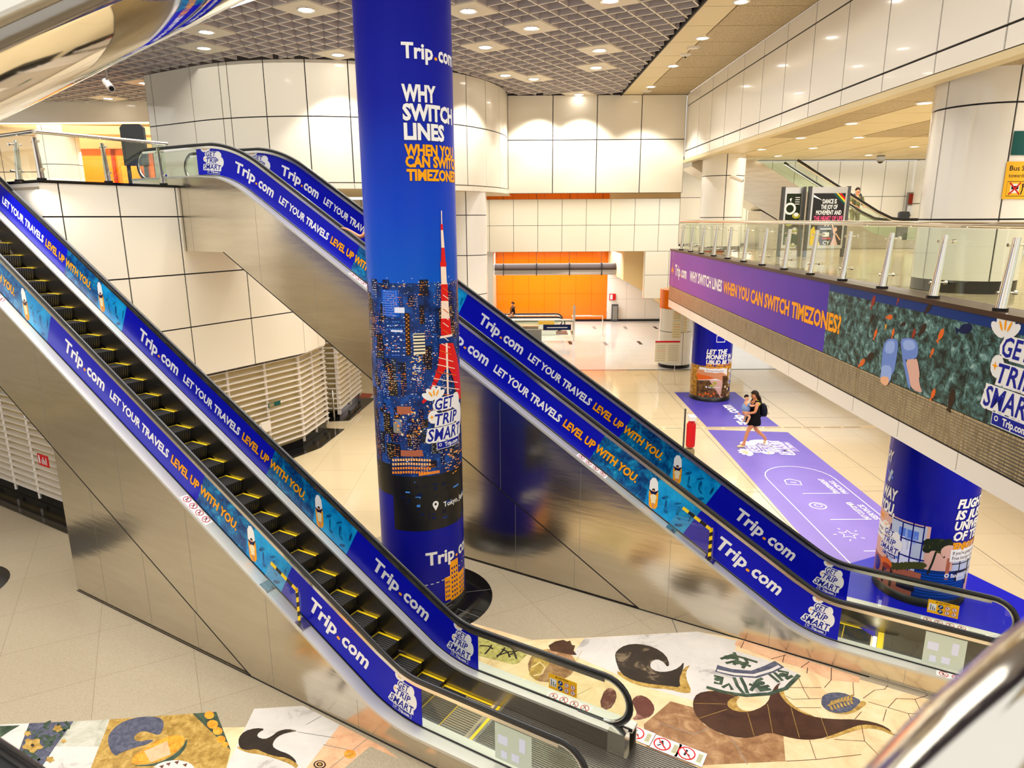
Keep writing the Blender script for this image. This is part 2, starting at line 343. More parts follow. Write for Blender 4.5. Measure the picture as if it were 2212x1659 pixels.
def skin(name, V, E, R, mat, parent, root=0, sub=2, loc=None, rotz=0):
    "one continuous body or garment grown on joints"
    me = bpy.data.meshes.new(name); me.from_pydata(V, E, []); me.materials.append(MATS[mat]); o = bpy.data.objects.new(name, me); C.objects.link(o)
    if parent: o.parent = parent
    if loc: o.location = loc
    md = o.modifiers.new('skin', 'SKIN'); md.use_smooth_shade = True
    if not me.skin_vertices:
        bm = bmesh.new(); bm.from_mesh(me); bm.verts.layers.skin.verify(); bm.to_mesh(me); bm.free()
    for i, r in enumerate(R):
        sv = me.skin_vertices[0].data[i]; sv.radius = r if isinstance(r, tuple) else (r, r); sv.use_root = (i == root)
    o.modifiers.new('smooth', 'SUBSURF').levels = sub; o.modifiers['smooth'].render_levels = sub
    return o
def hair_cap(t, head, up, fw, k, low=-.35, grow=1.0):
    "short hair: the part of a skull shell above the brow line and behind the ears"
    up = Vector(up).normalized(); fw = Vector(fw); fw = (fw-up*fw.dot(up)).normalized(); sd = fw.cross(up); m = MB(); n, r = 20, 14; V = []; keep = []
    for j in range(r+1):
        for i in range(n):
            a, b = PI*j/r, 2*PI*i/n; u, f, s_ = math.cos(a), math.sin(a)*math.cos(b), math.sin(a)*math.sin(b)
            V.append(tuple(Vector(head)+up*(.03*k+u*.128*k*grow)+fw*(f*.112*k*grow-.012*k)+sd*(s_*.094*k*grow))); keep.append(u > .42 or (f < .2 and u > low))
    F = [(j*n+i,j*n+(i+1)%n,(j+1)*n+(i+1)%n,(j+1)*n+i) for j in range(r) for i in range(n)]
    m.mesh(V, [f for f in F if all(keep[q] for q in f)], 'hair', True); return m.build('hair', t)
# printed marks -----------------------------------------------------
def badge(mb, tf, x, y, h, k=.86, L=1, ink='blue_text'):
    "the GET TRIP SMART sticker: white cut-out, blue slanted capitals, petals, sparkle, search pill; x,y = centre"
    u = h/1.0
    rows = (('GET', -.06, .22, .21, .42), ('TRIP', -.02, -.055, .21, .52), ('SMART', -.03, -.33, .23, .78))
    for i in range(5):
        a = math.radians(150-i*28); mb.disc(x+(-.27+.13*math.cos(a))*u, y+(.40+.13*math.sin(a))*u, .12*u, .055*u, 'white', tf, L, 12, 0, a)
    mb.disc(x+.22*u, y+.30*u, .14*u, .15*u, 'white', tf, L, 14); mb.disc(x+.33*u, y+.02*u, .13*u, .22*u, 'white', tf, L, 14); mb.disc(x-.30*u, y+.10*u, .10*u, .12*u, 'white', tf, L, 12)
    for t, cx, by, ch, w in rows:
        V, F, x0, x1, H = glyphs(t, .13, .22, 1.0); s = ch*u/H
        mb.text(tf, t, x+(cx-w/2-.04)*u, y+by*u, ch*u, 'white', (w+.08)*u, .13, .22, L+1)
        mb.rect(x+(cx-w/2)*u, x+(cx+w/2)*u, y+(by-.02)*u, y+(by+ch)*u, 'white', tf, L+1)
    for t, cx, by, ch, w in rows: mb.text(tf, t, x+(cx-w/2)*u, y+by*u, ch*u*.93, ink, w*u, .02, .2, L+3, track=1.04)
    for i in (1,2,3):
        a = math.radians(150-i*28); mb.disc(x+(-.27+.13*math.cos(a))*u, y+(.40+.13*math.sin(a))*u, .06*u, .016*u, 'orange_text', tf, L+3, 8, 0, a)
    mb.disc(x-.33*u, y+.10*u, .05*u, .015*u, 'orange_text', tf, L+3, 4); mb.disc(x-.33*u, y+.10*u, .015*u, .05*u, 'orange_text', tf, L+3, 4)
    mb.rect(x-.26*u, x+.30*u, y-.50*u, y-.36*u, 'white', tf, L+2); mb.rect(x-.25*u, x+.29*u, y-.49*u, y-.37*u, ink, tf, L+4)
    mb.ring(x-.19*u, y-.42*u, .018*u, .03*u, 'white', tf, L+5, 10); mb.text(tf, 'Trip.com', x-.10*u, y-.465*u, .075*u, 'white', .34*u, .03, 0, L+5)
def prohibit(mb, tf, x, y, r, fig=0, L=1, sx=1.0):
    mb.disc(x, y, r*1.0*sx, r, 'white', tf, L)
    mb.disc(x-.1*r, y+.42*r, .16*r, .16*r, 'black', tf, L+1, 8)
    if fig % 2: mb.line([(x-.4*r,y+.1*r),(x,y+.25*r),(x+.15*r,y-.15*r),(x+.5*r,y-.45*r)], .2*r, 'black', tf, L+1); mb.line([(x-.1*r,y-.1*r),(x-.45*r,y-.5*r)], .16*r, 'black', tf, L+1)
    else: mb.line([(x-.1*r,y+.3*r),(x-.15*r,y-.45*r)], .24*r, 'black', tf, L+1); mb.line([(x-.1*r,y),(x+.35*r,y-.15*r),(x+.4*r,y-.45*r)], .16*r, 'black', tf, L+1)
    mb.ring(x, y, r*.86, r*1.02, 'red', tf, L+2)
    mb.line([(x-.62*r,y+.62*r),(x+.62*r,y-.62*r)], .13*r, 'red', tf, L+2)
def caution(mb, tf, x, y, w, h):
    "yellow CAUTION plate; x,y = lower left"
    mb.rect(x, x+w, y, y+h, 'yellow_sign', tf, 0); mb.text(tf, 'CAUTION', x+w*.33, y+h*.84, h*.1, 'ink', w*.36)
    mb.poly([(x+w*.24,y+h*.84),(x+w*.31,y+h*.84),(x+w*.275,y+h*.96)], 'ink', tf, 1)
    mb.rect(x+w*.04, x+w*.28, y+h*.2, y+h*.72, 'white', tf, 1)
    for q, b in ((.10,.36),(.17,.26),(.235,.14)):
        mb.disc(x+w*q, y+h*(.26+b), w*.014, h*.035, 'black', tf, 2, 8); mb.rect(x+w*(q-.012), x+w*(q+.012), y+h*.24, y+h*(.24+b), 'black', tf, 2)
    for i in range(3):
        for j in range(2):
            cx, cy, r = x+w*(.42+.22*i), y+h*(.60-.36*j), h*.155
            if i == 0:
                mb.disc(cx, cy, r, r, 'navy2', tf, 1); mb.line([(cx-.5*r,cy-.5*r),(cx,cy+.1*r),(cx+.5*r,cy+.3*r)], .25*r, 'white', tf, 2); mb.disc(cx, cy+.5*r, .17*r, .17*r, 'white', tf, 2, 8)
            else: prohibit(mb, tf, cx, cy, r, i+j)
def logo(mb, tf, x, y, h, w, L=1, col='white'):
    "Trip.com with its orange dot"
    w1 = w*.475; mb.text(tf, 'Trip', x, y, h, col, w1, .03, 0, L); r = h*.11
    mb.disc(x+w*.525, y+r, w*.02+r*.35, r, 'orange_text', tf, L, 12); mb.text(tf, 'com', x+w*.575, y, h, col, w*.425, .03, 0, L)
def panels(mb, sb, zb, pt, mat='panel_cream', gap=.022, th=.02, dark='seam_black', sub=1):
    "cladding: panels with dark open joints in front of a dark backing; pt(s, z, depth)"
    for i in range(len(sb)-1):
        for j in range(len(zb)-1):
            a, b, c, d = sb[i]+gap/2, sb[i+1]-gap/2, zb[j]+gap/2, zb[j+1]-gap/2
            k = sub if b-a > .2 else 1; S_ = [a+(b-a)*q/k for q in range(k+1)]
            mb.mesh([pt(s,z,0) for s in S_ for z in (c,d)], [(2*q,2*q+2,2*q+3,2*q+1) for q in range(k)], mat, k > 1)
            for z in (c,d): mb.mesh([pt(s,z,e) for s in S_ for e in (0,-th)], [(2*q,2*q+2,2*q+3,2*q+1) for q in range(k)], mat)
            for s in (a,b): mb.face([pt(s,c,0),pt(s,d,0),pt(s,d,-th),pt(s,c,-th)], mat)
    n = (len(sb)-1)*sub
    for i in range(len(sb)-1):
        for q in range(sub):
            s0, s1 = sb[i]+(sb[i+1]-sb[i])*q/sub, sb[i]+(sb[i+1]-sb[i])*(q+1)/sub
            mb.face([pt(s0,zb[0],-th),pt(s1,zb[0],-th),pt(s1,zb[-1],-th),pt(s0,zb[-1],-th)], dark)
# ------------------------------------------------------------------ axes of the hall
TH = math.radians(-31.0); UV = Vector((math.cos(TH), math.sin(TH), 0)); WV = Vector((-math.sin(TH), math.cos(TH), 0))
def uw(u, w, z=0): return UV*u + WV*w + Vector((0,0,z))
W1, W2, U1, U2 = 5.404, 9.891, -5.18, -1.0
# ------------------------------------------------------------------ floor with its stone inlays
fl = MB(); e_ = .0012
def ft(x, y, l): return (x, y, l*e_)
def F(pts, mat, L=1, o=None, s=None):
    "an inlay outlined on the photographed floor (o, s: corner and scale of the crop the outline was read from)"
    if o: pts = [(o[0]+x/s, o[1]+y/s) for x,y in pts]
    fl.poly([on_z(*p).to_2d() for p in pts], mat, ft, L)
def FL(pts, w, mat, L=4, o=None, s=None, closed=False):
    if o: pts = [(o[0]+x/s, o[1]+y/s) for x,y in pts]
    fl.line([on_z(*p).to_2d() for p in pts], w, mat, ft, L, closed)
def smooth(P, n=2):
    for _ in range(n):
        Q = []
        for i in range(len(P)):
            a, b = P[i], P[(i+1) % len(P)]; Q += [(a[0]*.75+b[0]*.25, a[1]*.75+b[1]*.25), (a[0]*.25+b[0]*.75, a[1]*.25+b[1]*.75)]
        P = Q
    return P
fl.face([(-26,-4,0),(24,-4,0),(24,28.9,0),(-26,28.9,0)], 'floor_warm')
fl.face([(-26,28.9,0),(24,28.9,0),(24,48,0),(-26,48,0)], 'floor_far')
fl.rect(-4, 20, 28.84, 28.98, 'grey_dark', ft, 1); fl.rect(2, 5, 28.84, 28.98, 'brown_red', ft, 2)
g0, g1 = uw(-14.0, 11.2), uw(-14.0, 4)
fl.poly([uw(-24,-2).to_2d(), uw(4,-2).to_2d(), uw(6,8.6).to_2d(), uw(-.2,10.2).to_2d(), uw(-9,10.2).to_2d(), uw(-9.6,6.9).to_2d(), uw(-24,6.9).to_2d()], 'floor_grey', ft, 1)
for i, (px, py) in enumerate(((1440,575),(1615,575),(1470,665),(1680,670),(1885,665),(1800,575),(1980,575),(1270,670))):   # dark slips in the far tiles
    a = on_z(700+px/2.765, 500+py/2.765); fl.rect(a.x-.09, a.x+.09, a.y-.5, a.y+.5, 'brown_dark' if i % 2 == 0 else 'grey_mid', ft, 1)
for y in (15.3, 21.5, 24.9): FL([(1170,0),(0,0)], .001, 'seam_black', 1) if False else fl.rect(-3, 16, y-.006, y+.006, 'grey_dark', ft, 1)
for x in (2.6, 5.9, 9.2, 12.4): fl.rect(x-.006, x+.006, 9, 28.8, 'grey_dark', ft, 1)
fl.rect(2.2, 12, 20.32, 20.55, 'stone_cream', ft, 1)
for i in range(14): fl.rect(2.3+i*.62, 2.34+i*.62+.5, 20.38, 20.49, 'floor_grey', ft, 2)
O7, K = (0,1059), 2.765
fl.poly([(-7.8,7.5),(-2.3,7.6),(-1.2,6.6),(-1.2,2.5),(-8.5,2.5)], 'stone_cream', ft, 1.6)
# left of the first escalator
F([(0,1400),(175,1393),(70,1659),(0,1659)], 'marble', 2, O7, K)
F([(0,1410),(120,1405),(60,1440),(0,1480)], 'stone_green', 3, O7, K)
F([(175,1393),(440,1381),(330,1532),(240,1670),(70,1670)], 'stone_blue', 2, O7, K)
F([(440,1381),(657,1370),(600,1531),(330,1532)], 'marble_grey', 2, O7, K)
F([(330,1532),(600,1531),(538,1670),(240,1670)], 'marble', 2, O7, K)
F([(657,1370),(1150,1335),(1320,1500),(1378,1552),(1350,1670),(538,1670)], 'stone_gold', 2, O7, K)
F([(1150,1335),(1292,1325),(1378,1552),(1320,1500)], 'stone_green', 3, O7, K)
for x, y, r in ((1250,1345,30),(1270,1400,34),(1300,1440,30),(1320,1490,28),(1345,1520,20)): F([(x+r*math.cos(t*.7),y+r*.8*math.sin(t*.7)) for t in range(9)], 'stone_orange', 4, O7, K)
F(smooth([(690,1592),(655,1550),(640,1480),(680,1420),(750,1375),(850,1352),(950,1355),(980,1385),(975,1430),(950,1468),(905,1450),(850,1438),(805,1465),(800,1490),(830,1505),(900,1490),(920,1495),(880,1520),(800,1540),(720,1570)],1), 'stone_blue', 3, O7, K)
F(smooth([(778,1645),(900,1640),(1000,1608),(1085,1545),(1122,1475),(1112,1540),(1060,1600),(980,1638),(880,1652)],1), 'stone_green', 3, O7, K)
F(smooth([(780,1640),(795,1590),(860,1550),(950,1490),(1050,1460),(1112,1475),(1080,1540),(1000,1600),(900,1632)],1), 'stone_orange', 4, O7, K)
F([(860,1560),(1000,1500),(1020,1580),(900,1628)], 'stone_salmon', 5, O7, K)
F(smooth([(900,1665),(960,1625),(1060,1610),(1140,1630),(1170,1670)],1), 'marble', 3, O7, K)
for x, y in ((990,1635),(1040,1625),(1090,1640),(950,1650)): F([(x,y),(x+30,y-8),(x+20,y+14)], 'stone_maroon', 4, O7, K)
F([(1518,1306),(1812,1288),(2032,1402),(1820,1670),(1345,1670)], 'marble', 2, O7, K)
F(smooth([(1415,1530),(1420,1545),(1480,1570),(1560,1580),(1650,1605),(1740,1640),(1770,1665),(1785,1640),(1700,1575),(1560,1540)],1), 'stone_gold', 3, O7, K)
F(smooth([(1425,1522),(1425,1480),(1460,1440),(1530,1421),(1585,1427),(1542,1450),(1535,1475),(1580,1490),(1625,1470),(1660,1440),(1720,1426),(1782,1440),(1740,1445),(1680,1460),(1640,1490),(1625,1530),(1660,1555),(1720,1575),(1760,1605),(1776,1637),(1720,1600),(1640,1590),(1580,1570),(1530,1545),(1480,1555),(1440,1547)],1), 'marble_black', 4, O7, K)
F([(2032,1402),(2300,1540),(2500,1700),(1800,1700)], 'stone_salmon', 2, O7, K)
F([(2212,1530),(2460,1640),(2420,1700),(2010,1700)], 'floor_grey', 3, O7, K)
FL([(1778,1445),(2000,1480)], .008, 'grey_mid', 4, O7, K); FL([(1830,1400),(1920,1350)], .008, 'grey_mid', 4, O7, K); FL([(2200,1480),(1960,1670)], .008, 'grey_mid', 4, O7, K); FL([(1930,1520),(2120,1560)], .008, 'grey_mid', 4, O7, K)
F([(2090+36*math.cos(t*.55),1577+26*math.sin(t*.55)) for t in range(11)], 'stone_orange', 4, O7, K); FL([(2070,1590),(2100,1560),(2085,1592),(2112,1575)], .02, 'stone_gold', 5, O7, K)
for r_, c_ in ((38,'marble_black'),(29,'stone_salmon'),(20,'marble_black'),(11,'stone_gold')): F([(1910+r_*math.cos(t*.4),1640+r_*.66*math.sin(t*.4)) for t in range(15)], c_, 4+(38-r_)//9, O7, K)
for i in range(26):     # flowers and scrolls of the grey floral stone
    x, y = 110+random.random()*280, 1400+random.random()*250
    if x > 420-(y-1390)*.75 or x < 175-(y-1393)*.35: continue
    pts = [(x+q*9*math.cos(i+q*.8), y+q*8*math.sin(i*1.3+q*.7)) for q in range(6)]; FL(pts, .035, 'stone_green', 3, O7, K)
for x, y, r in ((195,1525,55),(345,1425,26),(165,1455,20),(300,1610,24),(380,1500,16)):
    F([(x+r*(1+.22*math.sin(t*1.5))*math.cos(t*.3), y+r*.72*(1+.22*math.sin(t*1.5))*math.sin(t*.3)) for t in range(21)], 'stone_gold', 4, O7, K)
F([(195+12*math.cos(t),1525+10*math.sin(t)) for t in range(6)], 'marble_black', 5, O7, K)
# dark round slab at the left edge
rc = uw(-13.2, 4.6); fl.disc(-10.15, 11.0, .95, .95, 'granite_black', ft, 3, 40)
# between the two escalators
O8 = (700,1059)
F([(560,700),(1240,895),(1565,882),(2230,845),(2560,900),(2212,1700),(1500,1700),(500,900)], 'stone_cream', 2, O8, K)
F([(900,866),(1215,940),(1222,975),(1160,1035),(1130,1042),(905,985)], 'stone_moss', 3, O8, K)
for a, b in (((930,930),(1010,950)),((960,980),(1000,925)),((1030,990),(1160,960)),((1060,950),(1110,1000)),((1090,920),(1150,1010)),((1110,985),(1190,940)),((1030,1000),(1080,940))):
    FL([a, ((a[0]+b[0])/2+12,(a[1]+b[1])/2-8), b], .03, 'marble_black', 4, O8, K)
F([(1555,885),(2230,845),(2480,905),(2450,960),(2250,1270),(1930,1180),(1480,985)], 'marble', 3, O8, K)
F(smooth([(1210,1060),(1240,985),(1300,950),(1420,950),(1500,1000),(1505,1065),(1460,1120),(1360,1150),(1260,1140)],1), 'marble_brown', 4, O8, K)
F([(1250,990),(1330,950),(1345,1040),(1270,1140),(1225,1100)], 'stone_gold', 5, O8, K)
FL([(1240,1060),(1290,1030),(1320,1060),(1300,1100),(1250,1110)], .03, 'stone_cream', 6, O8, K)
F([(1355,960),(1340,930),(1380,905),(1430,895),(1450,905),(1470,900),(1480,925),(1500,930),(1490,960),(1510,985),(1480,985)], 'stone_whale', 5, O8, K)
F(smooth([(1745,1075),(1760,1110),(1850,1160),(1960,1185),(2060,1190),(2150,1215),(2200,1210),(2160,1120),(2165,1075),(2190,1045),(2150,1060),(2110,1130),(1900,1130)],1), 'stone_gold', 4, O8, K)
F(smooth([(1735,1000),(1745,960),(1800,925),(1880,918),(1970,938),(2042,985),(2064,1042),(2050,1058),(2030,1030),(1990,1008),(1950,1028),(1948,1062),(1990,1087),(2060,1086),(2120,1062),(2152,1022),(2142,1080),(2120,1130),(2130,1182),(2060,1170),(1950,1160),(1850,1140),(1770,1098)],1), 'marble_black', 5, O8, K)
F(smooth([(1835,1255),(1880,1222),(1940,1243),(1978,1300),(1960,1348),(1900,1372),(1835,1372),(1872,1340),(1850,1290)],1), 'stone_maroon', 5, O8, K)
F(smooth([(1640,1290),(1680,1180),(1740,1190),(1750,1250),(1700,1320)],1), 'stone_maroon', 5, O8, K)
O9 = (1412,1059)
F([(470,930),(1300,1150),(2500,1500),(2500,1900),(-900,1900),(-700,1400),(100,1262)], 'stone_cream', 2, O9, K)
F([(500,898),(545,900),(1062,1062),(1232,1118),(1226,1150),(1060,1135),(880,1060),(700,1010),(480,925)], 'stone_salmon', 3, O9, K)
for p in ([(520,945),(540,905)],[(700,1010),(790,985)],[(880,1060),(930,1025)],[(1060,1135),(1062,1062)],[(780,985),(770,1030)],[(920,1060),(915,1095)]): FL(p, .01, 'brown_dark', 4, O9, K)
F([(440,945),(690,1020),(872,1100),(845,1150),(770,1195),(690,1222),(550,1232),(420,1208),(305,1172),(370,1080)], 'marble', 4, O9, K)
FL(smooth([(374,1066),(470,1092),(600,1102),(690,1070),(752,1040)],0), .17, 'stone_blue', 5, O9, K)
FL([(378,1078),(480,1100),(600,1108),(700,1078),(752,1052)], .05, 'marble', 6, O9, K)
FL([(315,1178),(430,1210),(550,1228),(690,1218),(790,1185),(868,1105)], .06, 'stone_green', 5, O9, K)
for p in ([(400,1010),(470,985),(540,1005),(620,1030)],[(430,1035),(500,1020),(580,1055)],[(480,970),(500,1010),(480,1045)],[(540,1000),(560,1030),(530,1065)],[(360,1110),(410,1120),(400,1160),(360,1150)],[(480,1120),(500,1170),(540,1220)],[(520,1120),(545,1170),(560,1215)],
          [(580,1200),(620,1140),(650,1125)],[(570,1160),(630,1180),(690,1170)],[(600,1150),(640,1200),(700,1190)],[(690,1100),(750,1150)],[(720,1090),(770,1140)],[(740,1080),(800,1090),(790,1120)],[(790,1130),(830,1110)],[(410,1180),(450,1160),(470,1195)]): FL(p, .05, 'stone_green', 5, O9, K)
for x, y in ((500,1030),(540,1040),(480,1000),(610,1170),(640,1155),(660,1185),(770,1105),(385,1130),(440,1000)): F([(x+26*math.cos(t*.8),y+13*math.sin(t*.8)) for t in range(8)], 'stone_green', 6, O9, K)
F([(100,1262),(245,1300),(300,1400),(400,1455),(520,1484),(690,1445),(775,1470),(787,1620),(250,1645),(-40,1570),(-60,1400)], 'marble_brown', 3, O9, K)
for p in ([(25,1390),(240,1460)],[(470,1490),(560,1640)],[(240,1460),(330,1420)]): FL(p, .008, 'grey_mid', 4, O9, K)
F(smooth([(1432,1452),(1443,1472),(1350,1430),(1260,1422),(1180,1444),(1080,1478),(1000,1492),(1180,1415),(1250,1400),(1350,1408)],1), 'stone_gold', 4, O9, K)
F(smooth([(735,1165),(760,1150),(785,1168),(775,1205),(795,1250),(865,1312),(985,1362),(880,1336),(796,1284),(746,1222)],1), 'stone_gold', 4, O9, K)
F(smooth([(232,1262),(260,1214),(340,1199),(450,1204),(522,1225),(460,1245),(435,1275),(455,1310),(530,1331),(620,1312),(682,1270),(702,1210),(730,1165),(762,1149),(740,1180),(752,1222),(800,1282),(880,1332),(980,1361),(1090,1370),(1200,1370),(1310,1385),(1390,1415),(1432,1452),(1350,1410),(1250,1399),(1180,1420),(1080,1460),(980,1490),(880,1492),(780,1472),(692,1445),(600,1476),(520,1483),(400,1456),(300,1400),(240,1330)],1), 'stone_whale', 5, O9, K)
F(smooth([(436,1275),(460,1246),(522,1230),(492,1258),(500,1295),(540,1322),(605,1318),(530,1330),(456,1311)],1), 'stone_gold', 6, O9, K)
for p in ([(240,1275),(430,1280)],[(270,1365),(440,1310)],[(560,1330),(600,1470)],[(680,1280),(710,1450)],[(820,1300),(870,1480)],[(1000,1365),(1040,1475)],[(440,1215),(500,1240)]): FL(p, .006, 'stone_gold', 6, O9, K)
F(smooth([(1008,1275),(1030,1318),(1100,1338),(1170,1340),(1230,1312),(1278,1272),(1240,1256),(1150,1300)],1), 'stone_gold', 4, O9, K)
F(smooth([(1000,1260),(1010,1226),(1060,1209),(1130,1211),(1190,1234),(1242,1258),(1215,1290),(1170,1326),(1100,1336),(1040,1320),(1005,1290)],1), 'stone_blue', 5, O9, K)
FL([(1040,1290),(1100,1265),(1190,1250)], .03, 'stone_gold', 6, O9, K)
for i in range(7):
    x, y = 1050+i*20, 1288-i*6
    for q in (-1,1): F([(x,y),(x+8,y+q*26),(x+24,y+q*30),(x+14,y+q*8)], 'stone_gold', 7, O9, K)
for p in ([(780,1180),(1000,1180)],[(790,1230),(830,1250),(1000,1245)],[(860,1110),(900,1200),(930,1250)],[(1060,1135),(1020,1180)],[(1190,1150),(1195,1230)],[(1250,1245),(1320,1195),(1380,1190),(1400,1165)],[(1280,1265),(1400,1300),(1520,1335),(1650,1340)],[(1400,1300),(1450,1245),(1560,1250)],[(1560,1250),(1600,1330)],[(1390,1310),(1370,1380)],[(1240,1400),(1260,1500),(1350,1590)],[(1260,1500),(1080,1490)],[(930,1490),(970,1610)],[(970,1610),(790,1620)],[(970,1610),(1240,1580)],[(1430,1460),(1540,1480)],[(1240,1325),(1200,1370)],[(1520,1335),(1560,1420),(1540,1480)],[(820,1300),(1000,1300)],[(1560,1250),(1690,1210)]):
    FL(p, .008, 'stone_maroon', 4, O9, K)
for p in ([(930,985),(930,1059),(1100,1130)],[(1000,1010),(960,1059)],[(1540,960),(1500,1030)],[(1600,1180),(1480,1059+180)]): FL(p, .006, 'stone_gold', 4, O8, K)
F([(742,897),(775,893),(806,851),(782,849)], 'brown_red', 2)
for i in range(8): FL([(727+i*6,912),(741+i*6,897)], .012, 'white', 3)
struct(fl.build('floor'))
# ------------------------------------------------------------------ ceilings
cg = MB(); zc = 10.6; reg = [(-19,3),(3.86,3),(3.86,25.6),(0,25.6),(-1.2,22.1),(-4.4,19.95),(-7,19.75),(-9.2,20.8),(-11,22),(-11,27.5),(-19,27.5)]
def clip(dirv, nv, off, poly):
    "parts of a line inside the ceiling outline"
    hits = []
    for i in range(len(poly)):
        a, b = Vector((*poly[i],0)), Vector((*poly[(i+1)%len(poly)],0)); da, db = a.dot(nv)-off, b.dot(nv)-off
        if da*db < 0: p = a+(b-a)*(da/(da-db)); hits.append(p.dot(dirv))
    hits.sort(); return list(zip(hits[::2], hits[1::2]))
CELL = .46
for dv, nv in ((UV,WV),(WV,UV)):
    k = -80
    while k < 90:
        for a, b in clip(dv, nv, k*CELL, reg):
            p, q = dv*a+nv*(k*CELL), dv*b+nv*(k*CELL); h = nv*.016
            if b-a < .05: k += 0; continue
            V = [p-h,q-h,q+h,p+h]; V = [(v.x,v.y,zc) for v in V]+[(v.x,v.y,zc+.24) for v in V]
            cg.mesh(V, [(0,3,2,1)], 'grid_edge_lit'); cg.mesh(V, [(4,5,6,7),(0,1,5,4),(1,2,6,5),(2,3,7,6),(3,0,4,7)], 'grid_side_shaded')  # same blade throughout: lit bottom edge and shaded sides painted as two tones
        k += 1
struct(cg.build('ceiling'))
cd = MB(); cd.box(-20,4,2,28,11.3,11.4,'ceiling_dark'); cd.box(-1,6.3,25.62,25.72,10.58,11.4,'ceiling_dark'); cd.box(3.92,3.98,2,25.6,10.7,11.4,'ceiling_dark'); struct(cd.build('ceiling_void'))
cs = MB()       # solid strip between the grid and the balcony wall
for i in range(17):
    y0 = 25.6-(i+1)*1.46
    cs.box(3.9,4.63,y0+.012,y0+1.448,10.6,10.65,'beige_soffit'); cs.box(4.66,6.19,y0+.012,y0+1.448,10.6,10.65,'perf')
cs.box(3.86,6.25,.7,25.6,10.66,10.7,'seam_black'); cs.box(3.86,3.9,.7,25.6,10.56,10.7,'seam_black'); struct(cs.build('ceiling_strip'))
# ------------------------------------------------------------------ walls
def plane_pt(P, t, n): return lambda s, z, d: (P.x+t.x*s+n.x*d, P.y+t.y*s+n.y*d, z)
cw = MB(); cc = Vector((-5.9,25.6,0)); RA = 5.8; a0 = math.radians(-121)
def curve_pt(s, z, d):
    if s < 0: p = cc-WV*(RA+d)+UV*s
    else:
        a = a0+s/RA; p = cc+Vector((math.cos(a),math.sin(a),0))*(RA+d)
    return (p.x, p.y, z)
deg = lambda g: (math.radians(g)-a0)*RA
sb = [-2.3,-1.97,-.14,deg(-111),deg(-108.3),deg(-97.4),deg(-86.2),deg(-75),deg(-63.8),deg(-52.5),deg(-38),deg(-28),deg(-17.6),deg(-8),deg(0)]
panels(cw, sb, [7.41,9.15,10.6], curve_pt, sub=4, gap=.03)
panels(cw, [sb[0],-.14,deg(-97.4),deg(-75),deg(-52.5),deg(-36),deg(-16),deg(0)], [7.24,7.40], lambda s,z,d: curve_pt(s,z,d+.05), 'panel_cream', sub=8, gap=.012)
out = [curve_pt(sb[0]+(sb[-1]-sb[0])*i/60, 7.24, .05) for i in range(61)]
cw.poly([(p[0],p[1]) for p in out]+[(0,27),(-10.5,27)], 'beige_soffit', lambda x,y,l:(x,y,7.24))
p0 = curve_pt(-2.3,0,0); cw.face([(p0[0],p0[1],7.05),(p0[0],p0[1],10.6),(p0[0]+1.2,p0[1]+3,10.6),(p0[0]+1.2,p0[1]+3,7.05)], 'panel_cream')
struct(cw.build('wall_curved'))
rw = MB(); panels(rw, [-.1,1.5,3.06,4.63,6.19], [7.28,9.11,10.6], lambda s,z,d:(s,25.6-d,z), gap=.03)
rw.face([(-.1,25.6,7.28),(6.19,25.6,7.28),(6.19,27.5,7.5),(-.1,27.5,7.5)], 'beige_soffit'); struct(rw.build('wall_back'))
bw = MB(); bh = math.radians(.2)
bys = [25.6,25.3]+[23.86-1.46*i for i in range(17)]
panels(bw, [-y for y in bys], [8.40,8.70,10.2,10.6], lambda s,z,d:(6.2-d-(25.6+s)*math.sin(bh)*.6,-s,z), 'panel_white', gap=.034)
bw.box(6.16,6.36,.5,25.6,8.30,8.40,'beige_soffit'); struct(bw.build('wall_right'))
ds = MB()
for i in range(17):
    y0 = 26.2-(i+1)*1.44
    for x0, x1 in ((6.36,7.6),(7.64,9.1),(9.14,10.6),(10.64,12.04),(12.08,13.6),(13.64,16)): ds.box(x0,x1,y0+.012,y0+1.43,8.43,8.47,'perf' if (x0 < 7 or x0 > 9) and y0 < 18 else 'beige_soffit')
ds.box(6.3,16,.5,27.5,8.5,8.56,'seam_black'); struct(ds.build('ceiling_balcony'))
lw = MB(); xs = [-3.6+1.243*i for i in range(14)]
panels(lw, xs, [4.72,6.05,7.36], lambda s,z,d:(s,36-d,z), 'panel_cream', gap=.02)
panels(lw, [6.95,8.2,9.45,10.7,12.0], [2.27,3.5,4.72], lambda s,z,d:(s,36-d,z), 'panel_cream', gap=.02)
lw.box(-3.6,12.6,36.03,36.4,4.72,7.36,'panel_cream'); lw.box(6.95,12.6,36.03,36.4,2.27,4.72,'panel_cream')
struct(lw.build('wall_lintel'))
ow = MB(); panels(ow, [-3.9+.998*i for i in range(11)], [.12,1.75,3.4,5.0,6.5,7.9], lambda s,z,d:(s,43.5-d,z), 'orange', gap=.012, dark='brown_red')
panels(ow, [6.1,7.3,8.5,9.7,10.9,12.1,13.3], [.12,1.4,2.7,4.0], lambda s,z,d:(s,43.4-d,z), 'panel_white', gap=.01, dark='grey_mid')
ow.box(-4,13.3,43.3,43.6,0,.12,'black'); ow.box(6.08,13.3,43.42,43.6,4.0,7.95,'peach_soffit'); struct(ow.build('wall_far'))
lf = MB(); panels(lf, [0,1.5,3,4.5,6,7.4], [0,1.25,2.5,3.75,4.72], lambda s,z,d:(-.96+d,36.4+s,z), 'panel_white', gap=.012, dark='grey_mid'); lf.face([(-1.6,36.38,0),(-.96,36.38,0),(-.96,36.38,4.72),(-1.6,36.38,4.72)],'panel_white')
struct(lf.build('wall_far_left'))
